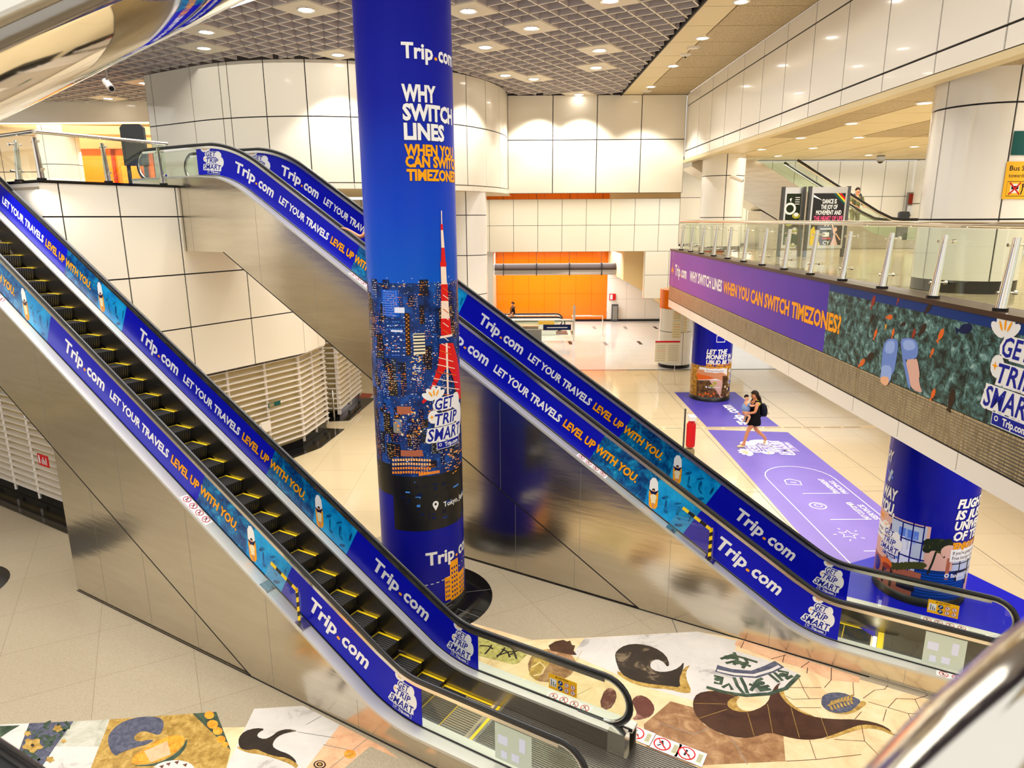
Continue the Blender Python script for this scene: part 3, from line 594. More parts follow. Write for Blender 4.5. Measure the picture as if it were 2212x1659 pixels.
fs = MB(); fs.prism([(6.05,4.72),(9.5,4.72),(9.5,1.0),(8.15,2.0),(6.05,3.15)], 37.2, 43.3, 'peach_soffit', lambda a,b,h:(a,h,b)); struct(fs.build('soffit_sloping'))
fc = MB(); fc.box(-8,6.15,26,36,7.92,8.0,'beige_soffit'); fc.box(-8,14,36,46,7.92,8.0,'beige_soffit'); struct(fc.build('ceiling_far'))
# block under the upper landing, its louvred screens and plinths
PL = uw(-14.75, W2); lg = MB(); zb = [2.74,3.95,5.19,6.49,7.14]
panels(lg, [-2.87,-2.53,-1.38,-.06,1.65,3.35], zb, plane_pt(PL, WV, UV), 'panel_cream', gap=.03)
kk = PL+WV*3.35
kd = Vector((.14,.99,0)); panels(lg, [0,.9,1.4], [2.74,5.19,7.0], plane_pt(kk, kd, Vector((.99,-.14,0))), 'panel_cream', gap=.02)
QC = PL-WV*2.87
panels(lg, [-9,-7.2,-5.4,-3.6,-1.8,0], zb, plane_pt(QC, UV, -WV), 'panel_cream', gap=.03)
lg.prism([tuple((PL+WV*-2.85+UV*-.03).to_2d()), tuple((PL+WV*3.3-UV*.03).to_2d()), tuple((PL+WV*3.3-UV*16).to_2d()), tuple((PL-WV*2.85-UV*16).to_2d())], 6.9, 7.10, 'black_gloss', lambda a,b,h:(a,b,h))
lg.prism([tuple((PL-WV*2.88+UV*.02).to_2d()), tuple((PL+UV*.02+WV*.02).to_2d()), tuple((PL-UV*.3).to_2d()), tuple((PL-WV*2.5-UV*.3).to_2d()),tuple((PL-WV*2.5-UV*9).to_2d()), tuple((PL-WV*2.88-UV*9).to_2d())], 7.14, 7.18, 'black_gloss', lambda a,b,h:(a,b,h))
struct(lg.build('wall_landing'))
lc = MB(); lc.box(-34,-10.6,26.6,31.2,10.0,10.05,'peach_soffit'); lc.box(-34,-10.9,26.4,26.7,9.85,10.9,'panel_cream'); lc.box(-34,-14,28.2,28.4,9.75,10.0,'peach_soffit')
lc.prism([(-22,26.7),(-12,29),(-12,28),(-19,26.7)],9.6,9.98,'peach_soffit',lambda a,b,h:(a,b,h)); struct(lc.build('ceiling_landing'))
gf = MB(); gf.prism([tuple((QC+UV*-.02).to_2d()), tuple((PL+WV*3.3-UV*.05).to_2d()), (-10.6,22), (-10.6,39), (-34,39), (-34,31), tuple((QC-UV*16).to_2d())], 7.0, 7.055, 'floor_warm', lambda a,b,h:(a,b,h)); struct(gf.build('floor_landing'))
lb = MB(); panels(lb, [-34,-31,-28,-25,-22,-19,-16,-13,-10], [7.0,8.5,10.0], lambda s,z,d:(s,31-d,z), 'panel_cream', gap=.03); struct(lb.build('wall_landing_back'))
lo = MB(); panels(lo, [-17.6,-16.6,-15.6,-14.6,-13.6,-12.6,-11.4], [7.0,9.25], lambda s,z,d:(s,29.3-d,z), 'orange', gap=.03, dark='brown_red'); lo.box(-18,-11,28.9,31,9.25,9.98,'peach_soffit')
for x in (-16.2,-14.9,-13.2): lo.box(x-.06,x+.06,29.2,29.26,7,9.25,'brown_red')
lo.box(-15.9,-15.1,29.2,29.25,7.05,8.6,'board_orange'); struct(lo.build('wall_landing_orange'))
dw = MB()       # balcony's own back wall and end wall
panels(dw, [6.95+.92*i for i in range(12)], [5.35,6.2,7.2,8.6], lambda s,z,d:(s,29-d,z), 'panel_cream', gap=.02); panels(dw, [4,7,10,13,16,19,22,25,28.9], [5.35,6.9,8.6], lambda s,z,d:(16.4-d,s,z), 'panel_cream', gap=.03)
dw.box(6.95,16.5,28.85,28.98,5.25,5.34,'black'); struct(dw.build('wall_balcony'))
ub = MB(); panels(ub, [-3+2.4*i for i in range(20)], [.1,1.7,3.3], lambda s,z,d:(16.4-d,s,z), 'panel_white', gap=.02); struct(ub.build('wall_lower_right'))
wl_ = MB(); panels(wl_, [-26+1.9*i for i in range(13)], [0,1.25,2.5,3.75,5.0,6.2,7.3], lambda s,z,d:(s,33-d,z), 'panel_cream', gap=.025); struct(wl_.build('wall_rear'))
wl_ = MB(); panels(wl_, [0,3,6,9,12,15,18,21,24,27,30,33], [0,1.25,2.5,3.75,5.0,6.9], lambda s,z,d:(-25.8+d,s,z), 'panel_cream', gap=.03); struct(wl_.build('wall_left'))
# ------------------------------------------------------------------ balcony slab: coping, print rail, perforated band, white fascia
HB = math.radians(.46); BX = Vector((math.cos(HB),-math.sin(HB),0)); BY = Vector((math.sin(HB),math.cos(HB),0))
def bal(x, y, z): p = Vector((5.5,0,0))+BX*x+BY*y; return (p.x, p.y, z)
YF = 24.75; bs = MB()
bs.box(-.03,.42,1,YF+.05,5.265,5.33,'wood_brown',bal); bs.box(.02,.3,1,YF,3.5,5.265,'steel_dark',bal)
js = [18.9+1.355*q for q in (4,3,2,1,0)]+[18.9-1.355*(i+1) for i in range(13)]; js = [YF]+[j for j in js if j < YF-.2]
for a, b in zip(js, js[1:]):
    bs.box(-.012,.02,b+.008,a-.008,3.56,4.03,'perf',bal); bs.box(-.012,.02,b+.01,a-.01,3.30,3.535,'fascia_white',bal)
    n = 11
    for i in range(n): bs.box(-.019,-.012,b+.02,a-.02,3.575+i*.041,3.575+i*.041+.017,'steel_dark',bal)
bs.box(-.012,.4,1,YF,3.27,3.30,'fascia_white',bal); bs.box(.3,10.8,1,YF,3.3,5.25,'fascia_white',bal); bs.box(-.01,.02,1,YF,3.535,3.56,'seam_black',bal)
bs.box(1.45,10.8,YF,YF+4.2,3.3,5.25,'panel_cream',bal); bs.box(.42,10.9,1,YF,5.25,5.262,'floor_warm',bal); bs.box(1.45,10.9,YF,YF+4.2,5.25,5.262,'floor_warm',bal)
struct(bs.build('balcony_slab'))
# ------------------------------------------------------------------ escalators
A30 = PI/6; RL, RU, RISE = 2.0, 2.6, 7.05; LA, TL = RL*A30/2, RL*math.tan(A30/2); LU, TU = RU*A30/2, RU*math.tan(A30/2)
SLOPE = RISE/math.sin(A30)-TL-TU; UK = -RISE/math.tan(A30)
def track(s):
    "point and slope of the step band at arc length s (0 = lower bend, minus = uphill)"
    if s > LA: return TL+s-LA, 0.0, 0.0
    if s > -LA: f = (LA-s)/RL; return TL-RL*math.sin(f), RL*(1-math.cos(f)), f
    d = -LA-s
    if d < SLOPE: return -TL*math.cos(A30)-d*math.cos(A30), TL*math.sin(A30)+d*math.sin(A30), A30
    d -= SLOPE; cx, cz = UK-TU, RISE-RU
    if d < 2*LU: f = A30-d/RU; return cx+RU*math.sin(f), cz+RU*math.cos(f), f
    return cx-(d-2*LU), RISE, 0.0
def at(s, n): u, z, f = track(s); return u+n*math.sin(f), z+n*math.cos(f)
STOP = -(LA+SLOPE+2*LU+2.55)
def srange(a, b):
    P = [a]; s = a
    while s < b:
        bend = abs(s) < LA+.1 or abs(s+LA+SLOPE+LU) < LU+.1
        s += .11 if bend else .6; P.append(min(s, b))
    return P
def band(mb, s0, s1, n0, n1, w0, w1, mat, smooth=False):
    "a bar of rectangular section following the track"
    P = srange(s0, s1); V = []
    for s in P:
        a, b = at(s, n0), at(s, n1); V += [(a[0],w0,a[1]),(a[0],w1,a[1]),(b[0],w1,b[1]),(b[0],w0,b[1])]
    F = []
    for i in range(len(P)-1):
        for j in range(4): F.append((i*4+j, i*4+(j+1)%4, i*4+4+(j+1)%4, i*4+4+j))
    F += [(0,1,2,3), tuple(len(V)-4+k for k in (3,2,1,0))]; mb.mesh(V, F, mat, False)
def ad_panel(w, face):
    "printed film on one balustrade, face = outward side (the side it is read from)"
    mb = MB(); band(mb, STOP+2.3, .5, .345, .885, w, w+.008, 'blue')
    tf = lambda s, n, l: (at(s,n)[0], w-.0008*l-.001, at(s,n)[1])
    def strip(a, b, m, L, n0=.345, n1=.885):
        k = max(1, int((b-a)/.12)); mb.rect(a, b, n0, n1, m, tf, L, k, 1)
    strip(STOP+2.3, .5, 'blue', 0)
    for k in range(2):
        o = -6.02*k
        strip(o-4.25, o-3.2, 'reef', 1); strip(o-3.2, o-2.33, 'lagoon', 1)
        mb.poly([(o-3.35,.345),(o-3.1,.345),(o-3.18,.6),(o-3.1,.885),(o-3.4,.885)], 'reef', tf, 2)
        for i in range(9): mb.disc(o-2.95+.07*i, .42+.05*((i*5)%7), .05+.02*(i%3), .018+.01*(i%2), 'reef', tf, 2, 9, i, i)
        # paddle board and swimmer, upright in the world
        cx, cn = o-3.06, .58; c, q = math.cos(math.radians(60)), math.sin(math.radians(60))
        bt = lambda x, y, l: tf(cx+x*1.2*q-y*c, cn+x*1.2*c+y*q, l)
        out = [(-.022,.33),(.022,.33),(.055,.22),(.066,.0),(.06,-.2),(.03,-.29),(-.03,-.29),(-.06,-.2),(-.066,0),(-.055,.22)]
        mb.poly([(x,max(-.25,min(.28,y))) for x,y in out], 'orange_text', bt, 3)
        mb.poly([(-.022,.285),(.022,.285),(.055,.22),(.064,.06),(-.064,.06),(-.055,.22)], 'white', bt, 4)
        mb.poly([(-.075,.09),(-.02,.05),(.02,.05),(.075,.09),(.03,.0),(-.03,.0)], 'navy', bt, 5); mb.disc(0, .08, .022, .024, 'black', bt, 6, 10); mb.disc(0, .06, .017, .016, 'skin_tan', bt, 7, 10)
        mb.disc(0, -.045, .046, .05, 'paper', bt, 6, 14); mb.poly([(-.04,-.03),(.04,-.03),(.028,-.16),(-.028,-.16)], 'paper', bt, 5)
        mb.poly([(-.02,-.15),(.02,-.15),(.012,-.25),(-.012,-.25)], 'skin_tan', bt, 5)
        logo(mb, tf, o-1.86, .53, .215, 1.15, 2)
        mb.text(tf, 'LET YOUR TRAVELS', o-6.57, .54, .145, 'white', 1.53, .035, 0, 2)
        mb.text(tf, 'LEVEL UP WITH YOU.', o-4.96, .54, .145, 'orange_text', 1.56, .035, 0, 3, outline='brown_dark', oth=.02)
    logo(mb, tf, -13.93, .53, .215, 1.15, 2)
    
    for c_ in (.10, STOP+2.78): badge(mb, lambda s,n,l,c_=c_: tf(c_+(s-c_)*1.3,n,l), c_, .615, .50, L=2)
    return mb
def newel(n, r, u0):
    return [(u0+r*math.sin(PI*i/14), n+r*math.cos(PI*i/14)) for i in range(15)]
def handrail_path():
    P = [at(s, .965) for s in srange(STOP+.36, 2.38)]; u1, z1 = P[-1]; u0, z0 = P[0]; r = .335
    low = [(u1+r*math.sin(PI*i/14), z1-r+r*math.cos(PI*i/14)) for i in range(1,15)]; up = [(u0-r*math.sin(PI*i/14), z0-r+r*math.cos(PI*i/14)) for i in range(14,0,-1)]
    return [(u0+.35, z0-2*r)]+up+P+low+[(u1-.35, z1-2*r)]
def glass_outline(s0, s1, end):
    lo = [at(s, .33) for s in srange(s0, s1)]; hi = [at(s, .93) for s in srange(s0, s1)][::-1]
    if end > 0:
        u, z = at(s1, .63); c = [(u+.3*math.sin(PI*i/12), z-.3*math.cos(PI*i/12)) for i in range(1,12)]; return lo+c+hi
    u, z = at(s0, .63); c = [(u-.3*math.sin(PI*i/12), z+.3*math.cos(PI*i/12)) for i in range(1,12)]; return lo+hi+c
def balustrade(root, w, side):
    b = bpy.data.objects.new('balustrade', None); C.objects.link(b); b.parent = root
    o = ad_panel(w-.008, -1).build('advert_film', b); o['label'] = 'blue printed film with white lettering'
    g = MB()
    for pts in (glass_outline(.5, 2.38, 1), glass_outline(STOP+.3, STOP+2.3, -1)): g.prism(pts, w-.005, w+.005, 'glass', lambda a,c,h:(a,h,c))
    band(g, STOP+2.3, .5, .33, .93, w+.001, w+.006, 'glass'); g.build('glass_panel', b)
    hp = handrail_path(); hm = MB(); hm.tube([(u,w,z) for u,z in hp], .042, 'rubber', 10, up=(0,1,0), flat=.62); hm.build('handrail', b)
    t = MB(); band(t, STOP+.3, 2.38, .885, .935, w-.022, w+.022, 'steel_bright')
    u1, z1 = at(2.38, .965); u0, z0 = at(STOP+.36, .965)
    for u, z, q in ((u1,z1,1),(u0,z0,-1)):
        t.tube([(u+q*.295*math.sin(PI*i/14), w, z-.335+.295*math.cos(PI*i/14)) for i in range(15)], .018, 'steel_bright', 8)
    t.build('rail_trim', b); return b
def make_step():
    m = MB(); m.box(-.40,0,.30,1.28,-.035,0,'step_black')
    for i in range(24): m.box(-.385,-.004,.335+i*.039,.335+i*.039+.018,0,.006,'step_grey')
    m.box(-.40,0,1.245,1.28,0,.009,'yellow'); m.box(-.40,-.384,.30,1.245,0,.008,'yellow_shaded')  # rear line in a darker yellow, shade by the riser painted in
    pr = [(0,0),(-.005,-.07),(-.02,-.14),(-.05,-.21),(-.07,-.245)]
    m.mesh([(a,y,c) for a,c in pr for y in (.30,1.28)], [(2*i,2*i+1,2*i+3,2*i+2) for i in range(4)], 'step_black')
    for i in range(24): y = .335+i*.039; m.mesh([(a+.004,yy,c) for a,c in pr for yy in (y,y+.018)], [(2*q,2*q+1,2*q+3,2*q+2) for q in range(4)], 'step_grey')
    return m
STEP = None
def cladding(mb, y0, y1):
    "side sheet between deck and truss bottom, inner volume, bottom plate"
    top = [at(s, .30) for s in srange(STOP, 2.75)]; zt = lambda u: max(0.02, min(5.72, -math.tan(A30)*u-1.42))
    us = sorted(set([p[0] for p in top]+[-2.46,-12.37])); bot = [(u, zt(u)) for u in us if u >= top[0][0]]
    mb.prism(top[::1]+[(top[-1][0],0.0)]+[b for b in bot[::-1] if b[0] < top[-1][0]], y0, y1, 'steel', lambda a,c,h:(a,h,c))
def escalator(label, loc, order):
    global STEP
    r = thing('escalator', label, 'escalator', loc, TH)
    m = MB(); cladding(m, 0.0, .02); cladding(m, 1.56, 1.58)
    zt = lambda u: -math.tan(A30)*u-1.42
    m.mesh([(-2.46,0.02,.0),(-2.46,1.56,.0),(-12.37,1.56,5.72),(-12.37,.02,5.72),(STOP+.4,.02,5.72),(STOP+.4,1.56,5.72)], [(0,1,2,3),(3,2,5,4)], 'steel')
    for a, b in ((-12.37,-9.0),(-9.0,-5.4),(-5.4,-2.46)):
        k = math.hypot(b-a, zt(b)-zt(a)); m.mesh([(a,-.002,zt(a)-.012),(b,-.002,zt(b)-.012),(b,-.002,zt(b)+.012),(a,-.002,zt(a)+.012)], [(0,1,2,3)], 'seam_black')
    for u in (-13.4,-11.2,-9.6,-7.2,-5.2,-3.6,-2.0,-.4,1.4): 
        z1 = at(u/math.cos(A30) if u < -.4 else u, .28); z0 = max(.01, min(5.72, zt(u))); m.mesh([(u,-.001,z0),(u+.005,-.001,z0),(u+.005,-.001,z1[1]),(u,-.001,z1[1])], [(0,1,2,3)], 'grey_mid')
    m.build('side_cladding', r)
    k = MB(); k.prism([(-7.14,0),(-2.5,0),(-7.14,zt(-7.14)-.03)], .015, 1.565, 'steel', lambda a,c,h:(a,h,c))
    for u in (-6.2,-4.9,-3.7): k.mesh([(u,.013,.01),(u+.005,.013,.01),(u+.005,.013,zt(u)-.05),(u,.013,zt(u)-.05)], [(0,1,2,3)], 'grey_mid')
    k.box(-7.14,2.9,-.004,0,0,.02,'seam_black'); k.build('base_infill', r)
    d = MB(); band(d, STOP, 2.75, .285, .325, -.012, .165, 'steel_deck'); band(d, STOP, 2.75, .285, .325, 1.415, 1.592, 'steel_deck')
    band(d, STOP, 2.75, .30, .34, .152, .166, 'black'); band(d, STOP, 2.75, .30, .34, 1.414, 1.428, 'black'); d.build('outer_deck', r)
    i = MB(); band(i, STOP, 2.62, .285, .322, .175, .30, 'steel_deck'); band(i, STOP, 2.62, .285, .322, 1.285, 1.405, 'steel_deck')
    band(i, STOP, 2.62, -.12, .286, .285, .298, 'steel_dark'); band(i, STOP, 2.62, -.12, .286, 1.285, 1.298, 'steel_dark')
    i.box(2.5,2.72,1.275,1.45,0,.33,'steel_bright'); i.box(2.5,2.72,.14,.305,0,.33,'steel_bright'); i.build('skirt_panel', r)
    balustrade(r, .17, 0); balustrade(r, 1.41, 1)
    if STEP is None: STEP = make_step().build('step'); me = STEP.data; bpy.data.objects.remove(STEP); STEP = me
    off = .12 if order == 0 else .02
    for q in range(40):
        u = .95-off-.4*q
        if u < -13.4: break
        s = u/math.cos(A30); lo, hi = -25, 4
        for _ in range(40):
            md = (lo+hi)/2
            if track(md)[0] < u: lo = md
            else: hi = md
        z = track(lo)[1]; o = bpy.data.objects.new('step', STEP); C.objects.link(o); o.parent = r; o.location = (u, 0, z)
    p = MB(); p.box(1.0-off,4.9,-.02,1.58,.0,.018,'steel')
    for q in range(52): y = -.01+q*.031; p.box(1.0-off+.12 if .29 < y < 1.28 else 2.75,4.88,y,y+.016,.018,.023,'step_grey')
    p.box(1.04-off,1.08-off+.05*order,.31,1.28,.005,.022,'yellow'); p.box(.98-off,1.03-off,.5,1.1,.02,.026,'lamp_soft') if order else None
    p.build('landing_plate', r)
    # stickers
    c = MB(); tf = lambda x, z, l: (x, 1.398-.0015*l, z); u = 1.72
    caution(c, tf, 1.62, .50, .40, .22); c.build('caution_sign', r)
    c = MB(); tf = lambda x, z, l: (x, .163-.0015*l, z); c.rect(1.58,2.06,.38,.86,'pale_green',tf,0); 
    for bx, bz, bw, bh in ((1.62,.60,.13,.12),(1.80,.44,.1,.1),(1.90,.60,.08,.18),(1.66,.42,.08,.1)): c.rect(bx,bx+bw,bz,bz+bh,'grey_mid',tf,1) if False else c.rect(bx,bx+bw,bz,bz+bh,'win_white',tf,1)
    o = c.build('sticker', r); o['label'] = 'pale green back of a safety sticker'
    def pict(s0, w, parts=4, name='pictogram_strip'):
        c = MB(); tf = lambda x, y, l: (at(s0+x,.325+.0015*l+.001)[0], w+y, at(s0+x,.325+.0015*l+.001)[1])
        c.rect(0,.62,0,.125,'white',tf,0,3,1)
        for q in range(parts): prohibit(c, tf, .085+q*.15, .0625, .055, q, 1)
        c.build(name, r)
    pict(1.75, .02); pict(1.55, 1.42); pict(-4.45, .02); pict(-10.2, .02)
    # clear guard across the wedge between handrail and deck
    g = MB(); s0 = -2.47; tf = lambda s, n, h: (at(s,n)[0], h, at(s,n)[1])
    a, b = at(s0,.34), at(s0+.62,.34); z1 = at(s0,.80)[1]
    q = [(a[0],a[1]),(b[0],b[1]),(b[0],z1-.05),(b[0]-.06,z1),(a[0]+.05,z1),(a[0],z1-.05)]; q = [at(s0-.12,.34),at(s0+.75,.34),(at(s0+.75,.34)[0],at(s0+.75,.34)[1]+.55),at(s0-.02,.84),at(s0-.12,.80)]
    g.prism(q, .03, .036, 'glass_clear', lambda a,c,h:(a,h,c)); g.build('clear_guard', r)
    g = MB(); 
    for t in range(5): g.mesh([(at(s0-.10+t*.11+x,.76+y)[0],.026,at(s0-.10+t*.11+x,.76+y)[1]) for x,y in ((0,0),(.11,0),(.11,.055),(0,.055))], [(0,1,2,3)], 'yellow' if t % 2 == 0 else 'black')
    bx = at(s0+.72,.34); tz = at(s0+.72,.80)[1]
    for t in range(8):
        h = .545/8; z0 = bx[1]+h*t; g.mesh([(bx[0]-.05,.026,z0),(bx[0],.026,z0+.03),(bx[0],.026,z0+h+.03),(bx[0]-.05,.026,z0+h)], [(0,1,2,3)], 'yellow' if t % 2 else 'black')
    g.build('warning_tape', r)
    for ss in (s0-.12, s0+.62): 
        g = MB(); x, z = at(ss,.327); x2, z2 = at(ss+.16,.327); g.mesh([(x,.0,z),(x2,.0,z2),(x2,.16,z2),(x,.16,z),(x,.0,z+.012),(x2,.0,z2+.012),(x2,.16,z2+.012),(x,.16,z+.012)], [(4,5,6,7),(0,1,5,4),(2,3,7,6),(1,2,6,5),(3,0,4,7)], 'steel'); g.build('guard_bracket', r)
    return r
e1 = escalator('nearer blue-printed escalator with black steps descending beside the mosaic floor', uw(U1, W1), 0)
e2 = escalator('farther blue-printed escalator running down behind the printed pillar', uw(U2, W2), 1)
# ------------------------------------------------------------------ printed pillar in the middle
def ring_base(mb, r, mat='granite_black', h=.22): mb.lathe([(r+.012,0),(r+.012,h),(r-.05,h)], mat)
PX, PY, PR = -1.533, 10.70, .695
pil = thing('printed_pillar', 'tall round pillar wrapped in a night city print with a red tower', 'pillar', (PX,PY,0))
b = MB(); ring_base(b, PR); b.build('skirting', pil)
b = MB(); b.lathe([(PR,.22),(PR,10.75)], 'column_print', n=64)
ct = cyl_tf(PX, PY, PR); cp = lambda x, y: on_cyl(x, y, PX, PY, PR)
def cpoly(pts, mat, L): b.poly([cp(*p) for p in pts], mat, ct, L)
def crect(x0, y0, x1, y1, mat, L):     # photo box -> patch on the pillar
    a0_, z1 = cp(x0,(y0+y1)/2)[0], cp((x0+x1)/2,y0)[1]; a1_, z0 = cp(x1,(y0+y1)/2)[0], cp((x0+x1)/2,y1)[1]
    b.rect(a0_, a1_, z0, z1, mat, ct, L, max(1,int(abs(a1_-a0_)/.12)), 1)
zt_, zl_, zq_ = cp(900,612)[1], cp(900,1148)[1], cp(835,1065)[1]
al, am = cp(806,800)[0]-.12, cp(851,1100)[0]
b.rect(al-.35, am, zq_, zt_, 'city_haze', ct, 1, 8, 1); b.rect(am, PR*1.6, zl_, zt_, 'city_haze', ct, 1, 14, 1)
b.rect(am, PR*1.6, zl_, cp(900,1030)[1], 'black', ct, 2, 12, 1); b.rect(al-.35, am, zq_, cp(835,1000)[1], 'black', ct, 2, 6, 1)
rnd = random.Random(3)
for i in range(170):      # blocks of the skyline
    a = al-.2+rnd.random()*(PR*1.5-al); z = cp(900,1030)[1]+rnd.random()*(zt_-.12-cp(900,1030)[1]); w, h = .05+rnd.random()*.14, .10+rnd.random()*.34
    h = min(h, zt_+.05-z); c_ = rnd.choice(('navy','navy','navy2','black','navy2','ink')); b.rect(a, a+w, z, z+h, c_, ct, 3+i%3)
    col = rnd.choice(('win_warm','win_white','win_warm','win_orange','win_blue'))
    for r_ in range(int(h/.035)):
        for q in range(int(w/.022)):
            if rnd.random() < .45: b.rect(a+.006+q*.022, a+.006+q*.022+.009, z+.01+r_*.035, z+.01+r_*.035+.012, col, ct, 6)
for i in range(900):
    a = al-.3+rnd.random()*(PR*1.5-al+.3); z = cp(900,1030)[1]+(zt_-cp(900,1030)[1])*(rnd.random()**.8); s_ = .004+rnd.random()*.007
    b.rect(a, a+s_*rnd.choice((1,1,3)), z, z+s_*1.3, rnd.choice(('win_warm','win_white','win_white','win_orange','fish_orange')), ct, 7)
for i in range(90):
    a = al-.2+rnd.random()*(PR*1.5-al); z = zt_-.05+rnd.random()**3*.14; b.rect(a, a+.012, z, z+.01, rnd.choice(('win_white','win_warm','win_blue')), ct, 7)
crect(826,626,862,684,'sky_blue',5); 
for i in range(11): crect(828,629+i*5,853,631+i*5,'stripe_blue',8)
crect(855,627,857,662,'stripe_blue',8); crect(852,664,874,676,'win_white',8)
crect(832,690,878,775,'navy2',7)
for i in range(10):
    for q in range(7):
        if rnd.random() < .6: crect(835+q*6,694+i*8,839+q*6,696+i*8,rnd.choice(('win_blue','stripe_blue','win_white')),8)
crect(845,713,870,717,'win_white',9); crect(876,676,886,768,'brown_dark',8)
for i in range(20): crect(877+(i%2)*4,679+i*4.4,880+(i%2)*4,681+i*4.4,'win_orange',9)
crect(893,720,918,765,'paper',8)
for i in range(6): crect(893,722+i*7,918,725+i*7,'navy',9)
for i in range(40):
    x, y = 888+rnd.random()*22, 762+rnd.random()*60; crect(x,y,x+2+rnd.random()*4,y+2,rnd.choice(('win_white','win_warm','paper')),9)
crect(858,878,888,895,'terracotta',8); crect(850,905,868,935,'grey_mid',8)
for i in range(34):
    x, y = 846+rnd.random()*62, 880+rnd.random()*60; crect(x,y,x+2+rnd.random()*3,y+2+rnd.random()*3,rnd.choice(('win_warm','win_orange','paper','navy2','stripe_blue')),9)
# low orange-lit building
cpoly([(866,972),(912,972),(915,985),(866,985)],'terracotta',8)
for r_ in range(4):
    for q in range(15):
        x = 848+q*5.6; crect(x,990+r_*9-(q%15)*.0+abs(q-6)*.2,x+3.8,995+r_*9+abs(q-6)*.2,'win_orange' if r_ > 1 else 'win_warm',9)
for q in range(14): crect(905+q*3.2,1022-q*.5,907.6+q*3.2,1028-q*.5,'win_orange',9)
for q in range(26): crect(955+rnd.random()*38,965+rnd.random()*60,958+rnd.random()*38*0+955*0+rnd.random()*2,0,'win_orange',9) if False else None
for i in range(30): x, y = 958+rnd.random()*34, 970+rnd.random()*52; crect(x,y,x+2+rnd.random()*4,y+2,rnd.choice(('win_orange','win_warm')),9)
for i in range(36): x, y = 862+rnd.random()*135, 1040+rnd.random()*85; crect(x,y,x+2+rnd.random()*10,y+1+rnd.random()*5,rnd.choice(('navy','navy2','navy','ink','win_blue')),4)
# the red and white lattice tower
def seg(y0, x0, w0, y1, x1, w1, col): cpoly([(x0-w0,y0),(x0+w0,y0),(x1+w1,y1),(x1-w1,y1)], col, 11)
for s_ in ((455,953,1,484,953.5,1,'tower_white'),(484,953.5,2.4,497,954,2.4,'tower_red'),(497,954,2.4,535,956,3.4,'tower_white'),(535,956,3.2,566,957,5,'tower_red'),(566,956.5,6.5,576,957,6.5,'tower_red'),(576,957,5.6,614,958.5,6,'tower_white'),(614,959,7,650,960,7.6,'tower_red'),(650,960,7.6,688,961.5,9,'tower_white'),(688,961.5,10,724,963,11,'tower_red')): seg(*s_)
crect(946,728,980,741,'navy2',12); crect(950,724,976,729,'tower_white',13)
cpoly([(950,741),(978,741),(990,790),(1003,860),(988,862),(976,810),(966,790),(950,815),(925,862),(914,872),(911,868),(930,838),(946,790)],'tower_red',11)
cpoly([(962,741),(966,741),(969,860),(965,860)],'tower_white',12)
for i in range(16):
    y = 622+i*15; w_ = 6 if y < 740 else (y-700)*.22; b.line([cp(962-w_,y),cp(962+w_,y+9)],.012,'tower_white' if i % 3 else 'fish_orange',ct,13)
for y0, xx in ((800,940),(820,932),(840,922)): b.line([cp(xx,y0),cp(xx+14,y0+10)],.01,'navy',ct,13)
badge(b, ct, cp(958,900)[0]+.09, (cp(958,848)[1]+cp(958,968)[1])/2, (cp(958,848)[1]-cp(958,968)[1])*1.0, L=14)
# lettering
def ctext(txt, x, y0, y1, col, k=.62, **kw):
    a, z0 = cp(x, y1); z1 = cp(x, y0)[1]; b.text(ct, txt, a, z0, z1-z0, col, **kw)
a, z0 = cp(867,124); z1 = cp(866,90)[1]; logo(b, ct, a, z0, z1-z0, (z1-z0)*4.9, 3)
for t, x, y0, y1, col, w in (('WHY',868,181,217,'white',2.35),('SWITCH',870,223,258,'white',4.3),('LINES',873,265,300,'white',3.0),('WHEN YOU',874,311,335,'orange_text',6.0),('CAN SWITCH',876,336,360,'orange_text',7.0),('TIMEZONES?',879,365,389,'orange_text',6.6)):
    a, z0 = cp(x,y1); h = cp(x,y0)[1]-z0; b.text(ct, t, a, z0, h, col, h*w, .045, 0, 3, outline='ink', oth=.015)
a, z0 = cp(958,1095); b.text(ct, 'Tokyo, Japan', a, z0, .085, 'white', .62, .02, 0, 4)
a, z0 = cp(941,1089); b.disc(a, z0, .05, .055, 'white', ct, 4); b.poly([(a-.043,z0-.03),(a+.043,z0-.03),(a,z0-.11)], 'white', ct, 4); b.disc(a, z0, .02, .022, 'black', ct, 5)
a, z0 = cp(920,1222); logo(b, ct, a, z0, .22, 1.12, 3)
for i in range(13): a = cp(905,1265)[0]+i*.095; z = cp(905,1266)[1]+i*i*.0022; b.rect(a, a+.05, z, z+.012, 'white', ct, 3)
for x, w, h in ((962,12,40),(974,17,68),(991,12,50)):
    a, z0 = cp(x,1298); w_ = cp(x+w,1298)[0]-a; h_ = h*.0105; b.rect(a, a+w_, z0, z0+h_, 'orange_text', ct, 3)
    for q in range(int(h_/.09)):
        for p in range(3): b.rect(a+w_*(.15+.28*p), a+w_*(.30+.28*p), z0+.05+q*.085, z0+.09+q*.085, 'blue_deep', ct, 4)
b.build('printed_wrap', pil)
m = MB(); m.lathe([(1.17,0),(1.17,.006),(.6,.006)], 'black_gloss', n=56)
for i in range(8): m.line([(.7*math.cos(i*PI/4+.2),.7*math.sin(i*PI/4+.2)),(1.16*math.cos(i*PI/4+.2),1.16*math.sin(i*PI/4+.2))],.008,'grey_mid',lambda x,y,l:(x,y,.007))
m.build('stone_ring', pil)
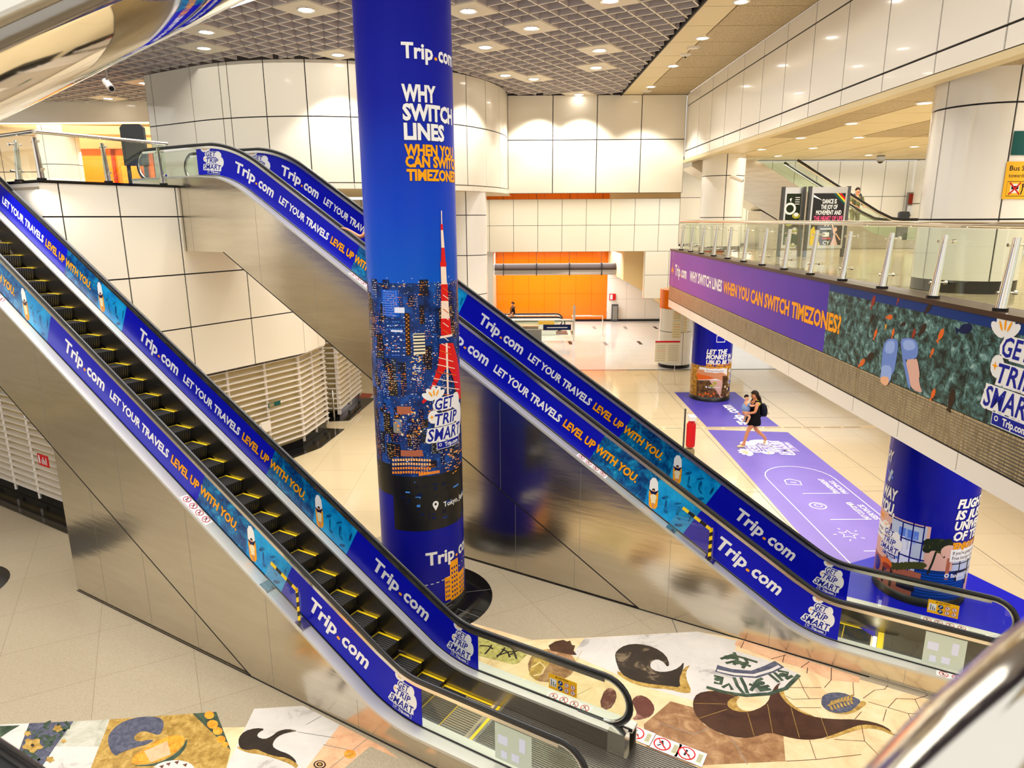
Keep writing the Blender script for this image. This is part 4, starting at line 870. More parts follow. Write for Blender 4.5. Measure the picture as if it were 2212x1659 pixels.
# ------------------------------------------------------------------ other columns
def wrapped(name, label, x, y, r, z1, art):
    t = thing(name, label, 'pillar', (x,y,0)); m = MB(); m.lathe([(r+.015,0),(r+.015,.16),(r-.05,.16)], 'black'); m.build('skirting', t)
    m = MB(); m.lathe([(r,.16),(r,z1)], 'film_blue', n=56); art(m, cyl_tf(x,y,r), lambda px,py: on_cyl(px,py,x,y,r), r); m.build('printed_wrap', t); return t
def art_near(m, tf, cp, r):
    def R(x0,y0,x1,y1,c,L): 
        a0_, z1 = cp(x0,(y0+y1)/2)[0], cp((x0+x1)/2,y0)[1]; a1_, z0 = cp(x1,(y0+y1)/2)[0], cp((x0+x1)/2,y1)[1]; m.rect(a0_,a1_,z0,z1,c,tf,L,max(1,int(abs(a1_-a0_)/.1)),1)
    zt = cp(2000,1170)[1]; zw = cp(1940,1118)[1]; am = cp(2003,1200)[0]
    m.rect(-r*1.6, am, .16, zw, 'pink_wall', tf, 1, 14, 1); m.rect(am, r*1.6, .16, zt, 'pink_wall', tf, 1, 14, 1)
    R(1920,1128,1998,1235,'window_pale',2)
    for i in range(14): R(1922+random.random()*66,1130+random.random()*90,1930+random.random()*66,1140+random.random()*95,random.choice(('win_white','stripe_blue','window_pale','fin_light')),3)
    for x in (1918,1943,1966,1990): R(x,1126,x+3,1235,'blue_deep',4)
    for y in (1128,1163,1200): R(1918,y,1998,y+3,'blue_deep',4)
    for i in range(26): x = 1925+i*2.8; m.disc(*cp(x,1222+4*math.sin(i*2)), .05, .04, 'bush', tf, 5, 7)
    R(1925,1230,1990,1245,'terracotta',4)
    for i in range(60): m.disc(*cp(2000+random.random()*56,1168+random.random()*28*(1-abs(i/60-.4))), .06, .045, random.choice(('leaf_dark','bush','leaf_dark')), tf, 3, 7)
    m.line([cp(2022,1192),cp(2014,1215),cp(2003,1240)],.03,'leaf_dark',tf,4); m.line([cp(2030,1190),cp(2040,1205)],.03,'leaf_dark',tf,4)
    R(2058,1185,2100,1250,'window_pale',2); R(2044,1188,2052,1252,'terracotta',3); m.disc(*cp(2050,1192),.13,.12,'pink_wall',tf,4,14)
    for x in (2072,2088): R(x,1183,x+2,1250,'ink',4)
    for y in (1192,1215,1232): R(2056,y,2098,y+2,'ink',4)
    R(2062,1232,2086,1252,'ink',5); R(2066,1236,2083,1252,'window_pale',6)
    m.rect(-r*1.5, -r*.1, .16, .62, 'terracotta', tf, 2, 8, 1); m.rect(-r*.1, r*1.2, .16, .7, 'navy2', tf, 2, 8, 1)
    for i in range(9): m.rect(-r*.05, r*1.1, .22+i*.05, .235+i*.05, 'sky_blue', tf, 3, 8, 1)
    for x in (-.62,-.45): m.rect(x,x+.05,.18,.6,'brown_dark',tf,3)
    for t, x, y0, y1, c in (('FLIGHT',2068,1082,1102,'white'),('IS JUST',2064,1106,1126,'white'),('UNIVERSE',2061,1130,1149,'white'),('OF TELLING',2058,1152,1172,'white'),("'ENJOY THE",2057,1176,1190,'orange_text')):
        a, z0 = cp(x,y1-4); h = cp(x,y0-4)[1]-z0; m.text(tf, t, a, z0, h*.95, c, h*len(t)*.66, .045, .18, 6, outline='ink', oth=.02)
    a, z0 = cp(2050,1214); m.rect(a, a+.75, z0, z0+.22, 'white', tf, 7, 6); m.text(tf, "If you're going to wait", a+.04, z0+.125, .06, 'ink', .62, .01, 0, 8); m.text(tf, 'Free lounge access', a+.04, z0+.035, .06, 'ink', .56, .01, 0, 8)
    a, z0 = cp(1935,1110); m.text(tf, 'YOU,', a-.44, z0-.05, .2, 'white', .42, .045, .15, 6, outline='ink', oth=.02); a, z0 = cp(1938,1085); m.text(tf, 'WAY', a-.42, z0, .2, 'white', .42, .045, .15, 6, outline='ink', oth=.02)
    m.text(tf, 'WHY', a-.62, z0+.62, .2, 'white', .40, .045, .15, 6); m.line([(a-.28,z0+.28),(a-.2,z0+.5)],.07,'window_pale',tf,6); m.line([(a-.34,z0+.46),(a-.16,z0+.36)],.05,'stripe_blue',tf,6); m.text(tf, "AGE.'", a-.52, z0-.42, .1, 'orange_text', .3, .04, 0, 6)
    m.rect(a-.6, a-.2, z0-.78, z0-.5, 'white', tf, 5, 4); m.text(tf, 'lounge.', a-.44, z0-.62, .06, 'ink', .2, .01, 0, 6); m.text(tf, 'the airport.', a-.5, z0-.72, .06, 'ink', .26, .01, 0, 6)
    ba, bz = cp(1922,1170); badge(m, tf, ba, bz, .52, L=8)
    m.disc(ba-.28, bz-.52, .12, .14, 'blue_deep', tf, 6, 12); m.disc(ba-.02, bz-.40, .13, .10, 'fish_orange', tf, 7, 10); m.disc(ba+.0, bz-.45, .1, .05, 'fish_red', tf, 8, 9)
    m.rect(ba+.22,ba+.5,bz-.72,bz-.6,'black',tf,7); a, z0 = cp(2052,1250); m.text(tf, 'Bangkok, Thailand', a, z0+.02, .07, 'white', .55, .02, 0, 8); m.ring(a-.07,z0+.06,.02,.04,'white',tf,8,10)
wrapped('printed_column', 'short-looking blue pillar printed with a pink house front behind the escalator foot', 7.16, 10.92, .70, 3.34, art_near)
def art_far(m, tf, cp, r):
    def R(x0,y0,x1,y1,c,L): 
        a0_, z1 = cp(x0,(y0+y1)/2)[0], cp((x0+x1)/2,y0)[1]; a1_, z0 = cp(x1,(y0+y1)/2)[0], cp((x0+x1)/2,y1)[1]; m.rect(a0_,a1_,z0,z1,c,tf,L,max(1,int(abs(a1_-a0_)/.1)),1)
    zt = cp(1520,790)[1]; m.rect(-r*1.6, r*1.6, .16, zt, 'gold_photo', tf, 1, 20, 1)
    R(1509,795,1570,830,'white',2)
    m.poly([cp(*p) for p in ((1505,797),(1520,799),(1545,806),(1560,804),(1571,812),(1571,822),(1560,822),(1545,818),(1525,818),(1506,818))], 'skin_tan', tf, 3); m.poly([cp(*p) for p in ((1505,806),(1530,812),(1545,818),(1525,820),(1506,820))], 'fish_orange', tf, 4)
    m.poly([cp(*p) for p in ((1505,821),(1532,821),(1556,858),(1505,858))], 'rock_photo', tf, 3); m.poly([cp(*p) for p in ((1532,821),(1562,821),(1566,858),(1556,858))], 'pink_wall', tf, 3)
    m.poly([cp(*p) for p in ((1561,812),(1571,812),(1573,845),(1566,860),(1556,855),(1560,835))], 'rock_photo', tf, 5); 
    for i in range(9): m.disc(*cp(1562+random.random()*9,814+random.random()*40), .04, .05, random.choice(('brown_dark','paper','rock')), tf, 6, 7)
    for i in range(5): m.disc(*cp(1535+random.random()*10,826+random.random()*8), .06, .04, 'lime', tf, 5, 7)
    for i in range(6): m.disc(*cp(1512+i*6,852+3*math.sin(i*2)), .04, .05, 'fish_orange', tf, 5, 7)
    for t, x, y0, y1, c, w in (('LET THE',1526,753,764,'white',4.2),('MONKEY IN',1525,764,775,'white',5.6),('UBUD BE THE',1525,776,786,'white',7.0),('ONLY THING CATCHING',1525,785,790,'orange_text',17.5),('YOU OFF GUARD.',1525,791,796,'orange_text',14)):
        a, z0 = cp(x,y1); h = cp(x,y0)[1]-z0; m.text(tf, t, a, z0, h*.9, c, min(h*w, r*1.75), .045, .18, 6, outline='ink', oth=.02)
    R(1522,797,1568,805,'white',7); a, z0 = cp(1525,803); m.text(tf, 'What you see is what you get here', a, z0+.02, .05, 'ink', .62, .01, 0, 8)
    a, z0 = cp(1548,739); m.line([(a,z0),(a+.3,z0),(a+.3,z0+.22),(a,z0+.22)],.03,'white',tf,5,True)
    a, z0 = cp(1530,838); m.text(tf, 'Bali, Indonesia', a, z0, .06, 'white', .42, .02, 0, 7); m.disc(a-.07,z0+.03,.03,.04,'white',tf,7,8)
    a, z0 = cp(1577,815); badge(m, tf, a+.05, z0, .55, L=7); m.rect(a-.12,a+.06,z0-.5,z0-.34,'blue_deep',tf,7)
wrapped('printed_column', 'far blue pillar printed with a hand and rocks, standing on the violet floor print', 7.22, 24.2, .70, 3.34, art_far)
def round_column(label, x, y, r, z0, z1, seams, joints, base=0, cat='pillar'):
    t = thing('round_column', label, cat, (x,y,z0)); m = MB(); f = math.atan2(-y,-x); n = len(joints)
    if base: m.lathe([(r-.01,0),(r-.01,base)], 'black', n=48); m.build('skirting', t); m = MB()
    pt = lambda s, z, d: ((r+d)*math.cos(f+s/r), (r+d)*math.sin(f+s/r), z-z0)
    js = [math.radians(j)*r for j in joints]; panels(m, js+[js[0]+2*PI*r], seams, pt, 'panel_white', gap=.025, sub=8); m.build('panel_skin', t); return t
col_r = round_column('huge white panelled round column rising from the balcony at the right edge', 7.16, 10.92, .72, 5.26, 8.45, [5.44,6.35,7.95,8.45], (-46,28,118,208), .18)
round_column('white panelled round column beside the steel escalator on the balcony', 7.22, 24.2, .71, 5.26, 8.45, [5.44,6.4,7.75,8.45], (-80,8,98,188), .18)
round_column('cream panelled round column half hidden behind the printed pillar', -1.49, 22.95, .70, 0, 7.26, [.1,1.5,2.75,4.0,5.26,6.52,7.26], (-88,2,92,182))
ic = round_column('white round column with orange top hung with paper notices', 7.2, 29.75, .70, 0, 3.4, [.14,1.6,2.6], (-60,30,120,210), .14)
m = MB(); m.lathe([(.72,2.6),(.72,3.4)], 'orange', n=40); o = m.build('orange_band', ic); o['label'] = 'orange band around the column top'
m = MB(); tf = cyl_tf(7.2,29.75,.73)
for a, z, w, h in ((-.12,1.35,.36,.75),(-.12,2.15,.36,.4),(.32,1.6,.2,.9)):
    m.rect(a,a+w,z,z+h,'paper',tf,0,3,1)
    for q in range(6): m.rect(a+.04,a+w-.05,z+.06+q*h/7,z+.075+q*h/7,'red' if q == 4 else 'khaki',tf,1,2,1)
m.build('paper_notice', ic)
q = on_y(132,350,27.6)
rc2 = round_column('pale round column beyond the glass rail of the upper landing', q.x, 27.6, .72, 7.06, 10.0, [7.06,8.5,10.0], (-40,50,140,230))
# ------------------------------------------------------------------ balcony banner and rail
bn = MB(); btf = lambda y, z, l: bal(-.022-.0008*l, -y, z)          # y counted towards the lens
X_ = lambda px, py: (lambda p: (-(p.y*math.cos(HB)+ (p.x-5.5)*math.sin(HB)), p.z))(EYE+ray(px,py)*((Vector((5.5,0,0))-EYE).dot(BX)/ray(px,py).dot(BX)))
y_split = -12.02
bn.box(-.02,-.012,2.2,YF-.02,4.045,5.262,'banner_purple',bal)
bn.rect(-YF+.02, y_split, 4.045, 5.262, 'banner_purple', btf, 0, 10, 1); bn.rect(y_split, -2.2, 4.045, 5.262, 'coral', btf, 0, 10, 1)
bn.rect(y_split, -2.2, 5.14, 5.262, 'navy2', btf, 1, 10, 1)
logo(bn, btf, -23.9, 4.48, .36, 1.65, 2); bn.text(btf, 'WHY SWITCH LINES', -21.83, 4.47, .30, 'white', 3.5, .032, 0, 2)
bn.text(btf, 'WHEN YOU CAN SWITCH TIMEZONES?', -18.2, 4.47, .30, 'orange_text', 6.75, .034, 0, 3, outline='fish_red', oth=.012)
bn.poly([(-24.32,4.44),(-24.28,4.47),(-24.25,4.44),(-24.25,4.60),(-24.07,4.52),(-24.07,4.57),(-24.25,4.72),(-24.26,4.88),(-24.28,4.93),(-24.30,4.88),(-24.31,4.72),(-24.49,4.57),(-24.49,4.52),(-24.31,4.60)], 'orange_text', btf, 2)
for i in range(7): bn.rect(-24.3,-24.26,4.08+i*.045,4.10+i*.045,'white',btf,2); bn.rect(-24.3,-24.26,4.98+i*.04,5.0+i*.04,'white',btf,2)
# reef picture: fish, fins and legs
def fish(px, py, L, c, a): y, z = X_(px,py); L *= .62; bn.disc(y, z, L, L*.5, c, btf, 3, 14, 0, a); bn.poly([(y-math.cos(a)*L*.8,z-math.sin(a)*L*.8),(y-math.cos(a)*L*1.5-math.sin(a)*L*.4,z-math.sin(a)*L*1.5+math.cos(a)*L*.4),(y-math.cos(a)*L*1.5+math.sin(a)*L*.4,z-math.sin(a)*L*1.5-math.cos(a)*L*.4)],c,btf,3)
for px, py, L, c, a in ((1944,648,.08,'fish_red',1.2),(1890,650,.15,'fish_red',1.2),(2010,665,.14,'brown_dark',.8),(1926,685,.12,'fish_orange',.2),(1887,688,.12,'brown_dark',.9),(1895,720,.12,'fish_orange',1.2),(1933,718,.10,'fish_orange',1.4),(1978,720,.11,'fish_red',1.3),(1998,710,.15,'brown_dark',.9),(2037,722,.14,'fish_orange',1.1),(2018,760,.09,'fish_orange',1.2),(1884,770,.18,'brown_dark',.5),(1866,783,.15,'fish_orange',.7),(2020,850,.12,'fish_orange',1.2),(2060,860,.2,'brown_dark',1.4),(1917,705,.06,'orange_text',1.4),(1955,700,.1,'brown_dark',.4),(2090,710,.2,'navy',.3)): fish(px,py,L,c,a)
def bp(pts, c, L): bn.poly(smooth([X_(*p) for p in pts],1), c, btf, L)
bp([(1909,770),(1912,745),(1920,733),(1932,731),(1945,735),(1942,765),(1933,815),(1906,808)],'fin_blue',4); bp([(1948,733),(1965,729),(1985,735),(1988,760),(1983,775),(1960,780),(1952,760)],'fin_blue',4)
bp([(1914,762),(1918,740),(1930,735),(1938,740),(1934,765)],'fin_light',5); bp([(1953,738),(1966,733),(1980,738),(1982,755),(1958,758)],'fin_light',5)
bp([(1906,808),(1909,788),(1930,790),(1930,815),(1922,830),(1905,820)],'fin_light',5); bp([(1958,778),(1983,774),(1988,800),(1990,830),(1998,850),(1975,842),(1966,820)],'pink_wall',5); bp([(1907,812),(1926,815),(1920,836),(1905,826)],'skin',6)
bp([(1951,760),(1956,758),(1972,835),(1968,843),(1958,800)],'fin_blue',6); bp([(1978,776),(1986,774),(1992,815),(1986,818)],'pink_wall',6)
yb, zb_ = X_(2186,812); badge(bn, btf, yb+.12, 4.62, 1.12, L=5)
tag(bn.build('banner'), 'long printed banner, violet then coral reef, along the balcony edge', 'banner')
rl = thing('glass_railing', 'chrome and glass railing with leaning posts along the balcony edge', 'railing', (0,0,0))
hr = MB(); hr.tube([bal(.27,y,6.29) for y in (1.5,6,12,18,YF-.1)], .042, 'chrome', 12); hr.tube([bal(.27,YF-.1,6.29),bal(2.2,YF-.05,6.29)], .042, 'chrome', 10); hr.build('handrail', rl)
def post(parent, p, top, lean, out):
    "tapered flat post with two glass clamps"
    m = MB(); b, t = Vector(p), Vector(p)+lean+Vector((0,0,top)); side = lean.normalized() if lean.length > .01 else out
    m.tube([b, b+(t-b)*.04, t], [.078,.075,.050], 'chrome', 12, flat=.7); m.tube([b, b+Vector((0,0,.035))], .084, 'black', 10)
    for h in (.25,.9):
        q = b+(t-b)*h; m.tube([q, q+out*.13], .012, 'chrome', 8); m.tube([q+out*.105, q+out*.14], .027, 'chrome', 8); m.tube([q-out*.07,q-out*.09],.02,'chrome',8)
    m.build('post', parent)
for i in range(18): post(rl, bal(.10, 23.69-1.317*i, 5.33), .83, BX*.06, BX)
gl = MB()
for i in range(18):
    y1, y0 = 23.69-1.317*i+.3, 23.69-1.317*(i+1)+.32; gl.box(.262,.274,y0,y1,5.36,6.24,'glass',bal)
gl.box(.3,2.2,YF-.11,YF-.10,5.36,6.24,'glass',bal); gl.build('glass_panel', rl)
# upper landing rail (two runs meeting at the corner)
rl2 = thing('glass_railing', 'chrome and glass railing turning a corner on the upper landing', 'railing', (0,0,0))
q0, q1 = PL-WV*2.80-UV*.04+Vector((0,0,8.06)), PL-WV*.10-UV*.04+Vector((0,0,8.06)); q2 = QC-UV*7+WV*.08+Vector((0,0,8.06))
m = MB(); m.tube([q1, q0+WV*.02], .038, 'chrome', 12); m.tube([q0, q2], .038, 'chrome', 12); m.build('handrail', rl2)
for s, z in ((-2.78,7.18),(-1.50,7.18),(-.28,7.18)): post(rl2, tuple(PL+WV*s-UV*.06+Vector((0,0,z))), .78, UV*-.05, UV*1.0)
for k in (.95,2.2,3.5,4.8): post(rl2, tuple(QC-UV*k+WV*.1+Vector((0,0,7.18))), .78, WV*.05, WV*-1.0)
m = MB()
for a, b in ((-2.75,-1.53),(-1.47,-.2)): 
    P, Q = PL+WV*a-UV*.02, PL+WV*b-UV*.02; m.mesh([(v.x,v.y,z) for v in (P,Q,Q-UV*.012,P-UV*.012) for z in (7.22,8.02)], [(0,2,3,1),(2,4,5,3),(4,6,7,5),(6,0,1,7)], 'glass')
P, Q = QC-UV*.1+WV*.06, QC-UV*6+WV*.06; m.mesh([(v.x,v.y,z) for v in (P,Q) for z in (7.22,8.02)], [(0,2,3,1)], 'glass'); m.build('glass_panel', rl2)
# ------------------------------------------------------------------ louvred screens
def louvre(label, path, n, z0, dz, back, depth=.15):
    t = thing('louvre_screen', label, 'louvre screen', (0,0,0)); P = [Vector((*p,0)) for p in path]; k = len(P)
    N = []
    for i in range(k):
        d = Vector((0,0,0))
        if i: d += (P[i]-P[i-1]).normalized()
        if i < k-1: d += (P[i+1]-P[i]).normalized()
        d.normalize(); N.append(Vector((d.y,-d.x,0)))
    m = MB()
    for j in range(n):
        z = z0+j*dz; V = []
        for p, q in zip(P,N): V += [tuple(p+q*depth+Vector((0,0,z-.012))), tuple(p+q*depth+Vector((0,0,z+.008))), tuple(p+Vector((0,0,z+.02))), tuple(p+Vector((0,0,z)))]
        m.mesh(V, [(i*4+a, i*4+(a+1)%4, i*4+4+(a+1)%4, i*4+4+a) for i in range(k-1) for a in range(4)]+[(0,1,2,3),tuple(4*k-4+a for a in (3,2,1,0))], 'fascia_white')
    m.build('blade', t)
    m = MB(); V = []
    for p, q in zip(P,N): V += [tuple(p-q*.04+Vector((0,0,z0-.2))), tuple(p-q*.04+Vector((0,0,z0+n*dz)))]
    m.mesh(V, [(2*i,2*i+2,2*i+3,2*i+1) for i in range(k-1)], 'louvre_back')
    for i in range(k-1):
        L = (P[i+1]-P[i]).length
        for q in range(max(2,int(L/1.1))+1):
            p = P[i]+(P[i+1]-P[i])*(q/max(2,int(L/1.1)))+N[i]*.08; m.box(p.x-.025,p.x+.025,p.y-.025,p.y+.025,z0-.2,z0+n*dz,'fascia_white')
    m.build('backing', t)
    m = MB(); V = []
    for p, q in zip(P,N): V += [tuple(p+q*.02+Vector((0,0,z)) if z < 1 else p+q*.02+Vector((0,0,.0))) for z in (0,.22)]
    m.mesh(V, [(2*i,2*i+2,2*i+3,2*i+1) for i in range(k-1)], 'granite_black')
    V = []
    for p, q in zip(P,N): V += [tuple(p+q*.03+Vector((0,0,.012))), tuple(p+q*.62+Vector((0,0,.012)))]
    m.mesh(V, [(2*i,2*i+1,2*i+3,2*i+2) for i in range(k-1)], 'granite_black'); m.build('plinth', t); return t
lp = PL-UV*.25; kp = lp+WV*3.2
lt = on_z(706,925,.35)
louvre('cream louvred wall screen between the escalator and the printed pillar', [tuple((lp-WV*2.6).to_2d()), tuple(kp.to_2d()), (kp.x+.24, kp.y+1.68)], 15, .36, .165, 0)
a, b, c = on_z(685,884,.3), on_z(737,884,.3), on_z(772,846,.3)
louvre('smaller cream louvred screen under the farther escalator', [(a.x-.6,a.y+.05), (b.x-.1,b.y+.1), (c.x,c.y+.2)], 16, .32, .17, 0)
ql = QC+WV*.12
louvre('white louvred screen low behind the nearer escalator at the left edge', [tuple((ql-UV*9).to_2d()), tuple((ql-UV*.1).to_2d())], 15, .34, .158, 0)
m = MB(); P = on_z(93,995,.9); P = EYE+ray(93,995)*((W1+1.25)/ray(93,995).dot(WV)); fx = UV; tf = lambda x, y, l: (P.x+UV.x*x-WV.x*.003*(l+1), P.y+UV.y*x-WV.y*.003*(l+1), P.z+y)
m.box(-.22,.22,0,.012,-.13,.13,'red',lambda x,y,z:(P.x+UV.x*x+WV.x*y, P.y+UV.y*x+WV.y*y, P.z+z))
m.rect(-.17,-.11,-.08,.06,'white',tf,1); m.disc(-.14,.08,.03,.025,'white',tf,1,8)
for q in range(4): m.rect(-.05+q*.06,-.02+q*.06,-.08,.02+.06*(q%2),'white',tf,1)
tag(m.build('fire_sign'), 'red fire equipment sign on the white louvres', 'sign')
# small green plate and switch box on the louvres
m = MB(); P2 = EYE+ray(592,873)*((PL+UV*.02-EYE).dot(UV)/ray(592,873).dot(UV)); tfw = lambda x,y,z:(P2.x+WV.x*x+UV.x*y, P2.y+WV.y*x+UV.y*y, P2.z+z)
m.box(-.2,.2,0,.02,-.06,.06,'green_sign',tfw); m.box(-.18,-.02,.02,.024,-.05,.05,'khaki',tfw); tag(m.build('exit_plate'), 'small dark green plate on the louvred wall screen', 'sign')
m = MB(); P3 = EYE+ray(572,922)*((PL+UV*.03-EYE).dot(UV)/ray(572,922).dot(UV)); tfw3 = lambda x,y,z:(P3.x+WV.x*x+UV.x*y, P3.y+WV.y*x+UV.y*y, P3.z+z)
m.box(-.14,.16,0,.05,-.14,.14,'fascia_white',tfw3); m.box(-.36,-.16,0,.05,-.20,.10,'white',tfw3)
for q in (-.08,.04): m.tube([tfw3(-.26,.05,q),tfw3(-.26,.07,q)],.03,'khaki',10)
tag(m.build('switch_box'), 'white switch box on the louvred wall screen', 'switch box')
m = MB(); a = on_z(722,905,0); m.tube([(a.x,a.y,0),(a.x,a.y,.95),(a.x-.08,a.y+.3,1.0),(a.x-.1,a.y+.6,1.0),(a.x-.1,a.y+.6,0)],.03,'steel',8); tag(m.build('guard_rail'), 'steel hoop guard between the two louvred screens', 'rail')
# ------------------------------------------------------------------ floor prints
mt = lambda x, y, l: (x, y, .003+.0012*l)
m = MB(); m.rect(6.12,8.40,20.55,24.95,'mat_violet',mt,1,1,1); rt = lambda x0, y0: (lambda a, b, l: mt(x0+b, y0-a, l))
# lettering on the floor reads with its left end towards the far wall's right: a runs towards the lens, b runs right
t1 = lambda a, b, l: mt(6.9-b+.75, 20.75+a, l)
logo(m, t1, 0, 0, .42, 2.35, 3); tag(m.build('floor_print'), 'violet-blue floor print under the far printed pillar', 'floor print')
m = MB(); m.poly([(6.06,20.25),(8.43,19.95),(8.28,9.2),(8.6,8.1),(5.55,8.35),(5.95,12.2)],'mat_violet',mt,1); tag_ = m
t2 = lambda a, b, l: mt(7.30-b, 18.55+a, l)
badge(m, t2, 0, 0, 1.5, L=3, ink='mat_lilac')
pth = [(6.75,17.2)]+[(7.25+.85*math.cos(PI-i*PI/12)*1.0, 16.1+.9*math.sin(PI-i*PI/12)) for i in range(13)]+[(8.1,11.9)]+[(7.25-.85*math.cos(PI-i*PI/12), 11.3-.9*math.sin(PI-i*PI/12)) for i in range(13)]
m.line(pth[1:14]+pth[15:], .025, 'white', mt, 3, True)
for i, (t_, t3) in enumerate((('TRANSPARENT','PRICING'),('24/7 CUSTOMER','SERVICE'),('FREE VIP','AIRPORT LOUNGE'),('EARN AIRLINE MILES','AND TRIP COINS'))):
    y = 15.9-1.45*i; tt = lambda a, b, l, y=y: mt(7.95-b, y+a-.75, l)
    m.text(tt, t_, .0, .16, .13, 'white', .95, .02, 0, 3); m.text(tt, t3, .0, -.04, .13, 'white', .8, .02, 0, 3)
    x0 = 6.95
    if i == 0: m.line([(x0-.2,y-.15),(x0-.15,y+.12),(x0,y+.2),(x0+.2,y+.05),(x0+.15,y-.2)],.03,'white',mt,3,True); m.line([(x0-.05,y),(x0+.08,y-.05)],.03,'white',mt,3)
    elif i == 1: m.ring(x0,y,.16,.19,'white',mt,3); m.ring(x0+.02,y+.02,.07,.09,'white',mt,3)
    elif i == 2:
        m.line([(x0+(.2 if q%2==0 else .09)*math.cos(q*PI/5),y+(.2 if q%2==0 else .09)*math.sin(q*PI/5)) for q in range(10)],.025,'white',mt,3,True)
        for q in range(5): m.line([(x0+.24*math.cos(q*1.26+.6),y+.24*math.sin(q*1.26+.6)),(x0+.31*math.cos(q*1.26+.6),y+.31*math.sin(q*1.26+.6))],.025,'white',mt,3)
    else:
        m.ring(x0,y,.1,.125,'white',mt,3); m.ring(x0+.02,y-.16,.06,.085,'white',mt,3); m.line([(x0-.1,y+.1),(x0+.02,y+.28),(x0+.14,y+.1)],.03,'white',mt,3)
    if i < 3: m.rect(6.9,7.8,y-.74,y-.715,'white',mt,3)
tag(m.build('floor_print'), 'long lilac floor print with white icons running to the near printed pillar', 'floor print')
m = MB(); m.poly([(5.3,9.0),(7.2,12.4),(9.2,9.6),(8.4,7.6),(6.2,7.7)],'blue',lambda x,y,l:(x,y,.0085)) if False else m.disc(7.1,10.2,1.75,1.9,'blue',lambda x,y,l:(x,y,.0095),0,8); tag(m.build('floor_print'), 'deep blue floor print around the foot of the near printed pillar', 'floor print')
for i, (px, py) in enumerate(((1380,1588),(1437,1612),(1490,1632))):
    p = on_z(px,py); m = MB(); tf = lambda x, y, l: (p.x+UV.x*x+WV.x*y, p.y+UV.y*x+WV.y*y, .012+.0015*l)
    m.rect(-.16,.18,-.12,.12,'white',tf,0); prohibit(m, tf, -.04, 0, .105, i, 1); m.rect(.09,.155,-.09,.09,'paper',tf,1)
    for q in range(4): m.rect(.10+q*.013,.105+q*.013,-.07,.07,'ink',tf,2)
    tag(m.build('floor_sticker'), ('no-riding floor sticker nearest the escalator newel','middle floor sticker barring wheelchairs','floor sticker barring drinks, last of the row to the right')[i], 'sticker', 'floor stickers beside the landing plate')
p = on_z(1318,1604,.022); m = MB(); tf = lambda x, y, l: (p.x+UV.x*x+WV.x*y, p.y+UV.y*x+WV.y*y, .024+.0015*l)
m.rect(-.12,.16,-.055,.055,'white',tf,0); m.rect(.05,.16,-.055,.055,'red',tf,1); m.rect(-.11,-.06,-.03,.03,'red',tf,1)
for q in range(3): m.rect(.06,.15,-.04+q*.03,-.03+q*.03,'white',tf,2)
tag(m.build('floor_sticker'), 'small red and white sticker on the ribbed landing plate', 'sticker')
# ------------------------------------------------------------------ lamps, cameras, detectors
def square_light(x, y, lit, label):
    t = thing('ceiling_light', label, 'ceiling light', (x,y,10.58), TH, 'square lamps in the grid ceiling'); h = CELL
    m = MB(); m.prism([(-h,-h),(h,-h),(h,h),(-h,h)], 0, .03, 'light_plate', lambda a,b,c:(a,b,c)); m.build('plate', t)
    m = MB(); m.lathe([(.15,-.008),(.19,-.02),(.19,0)], 'steel_bright', n=20, cap=False); m.disc(0,0,.15,.15,'lamp' if lit else 'lamp_soft',lambda x,y,l:(x,y,-.006),0,20); m.build('lamp_face', t)
def snap(x, y):
    p = Vector((x,y,0)); a, b = round(p.dot(UV)/CELL)*CELL, round(p.dot(WV)/CELL)*CELL; q = UV*a+WV*b; return q.x, q.y
GLs = (((640,15),1,'square ceiling light at the top left of the printed pillar'),((430,68),1,'square ceiling light touching the mirrored underside'),((730,113),1,'bright square ceiling light left of the pillar above the curved wall'),((1008,22),1,'largest square ceiling light right of the pillar'),((1038,97),1,'second square ceiling light right of the pillar'),((1075,160),1,'bright square ceiling light nearest the curved wall end'),
    ((1170,60),0,'dim square plate in the middle of the grid ceiling'),((1150,168),0,'dim square plate low over the back wall'),((1290,107),1,'square ceiling light above another in the right of the grid'),((1290,148),1,'square ceiling light below another in the right of the grid'),((1262,202),1,'square ceiling light right at the back wall'),((1315,0),1,'square ceiling light cut by the top edge beside the solid strip'),
    ((440,105),0,'dim square plate below the mirrored underside'),((325,180),1,'square ceiling light close to the landing camera'),((228,213),1,'lowest square ceiling light over the landing'))
for p, lit, lab in GLs:
    q = on_z(*p, zc) ; x, y = snap(q.x, q.y); square_light(x, y, lit, lab)
def downlight(x, y, z, label, group, r=.13):
    t = thing('downlight', label, 'ceiling light', (x,y,z), 0, group)
    m = MB(); m.lathe([(r+.05,0),(r+.05,-.012),(r,-.018),(r,-.004)], 'fascia_white', n=24, cap=False); m.build('ring', t)
    m = MB(); m.disc(0,0,r,r,'lamp',lambda x,y,l:(x,y,-.005),0,20); m.build('lamp_face', t)
for y, lab in ((24.13,'round downlight farthest along the solid ceiling strip'),(20.98,'round downlight second from the back wall on the strip'),(17.91,'round downlight beside the smoke detector on the strip'),(15.07,'round downlight cut by the top edge on the strip'),(12.1,'round downlight above the frame on the strip')): downlight(4.63,y,10.6,lab,'downlights in the solid strip')
for (x, y), lab in zip(((7.62,16.17),(7.63,18.95),(9.14,18.93),(9.14,21.71),(7.70,22.04),(9.08,24.36),(12.1,24.22),(12.06,21.47),(7.61,13.4),(10.6,16.2)),
    ('bright downlight over the balcony nearest the bulkhead','second downlight of the row along the bulkhead','downlight right of the second one under the balcony ceiling','downlight above the dance poster','downlight beside the white balcony column','far downlight near the escalator','far right downlight near the dome camera','right downlight before the big column','downlight touching the big column','inner downlight over the middle of the balcony')): downlight(x,y,8.43,lab,'downlights under the balcony ceiling',.12)
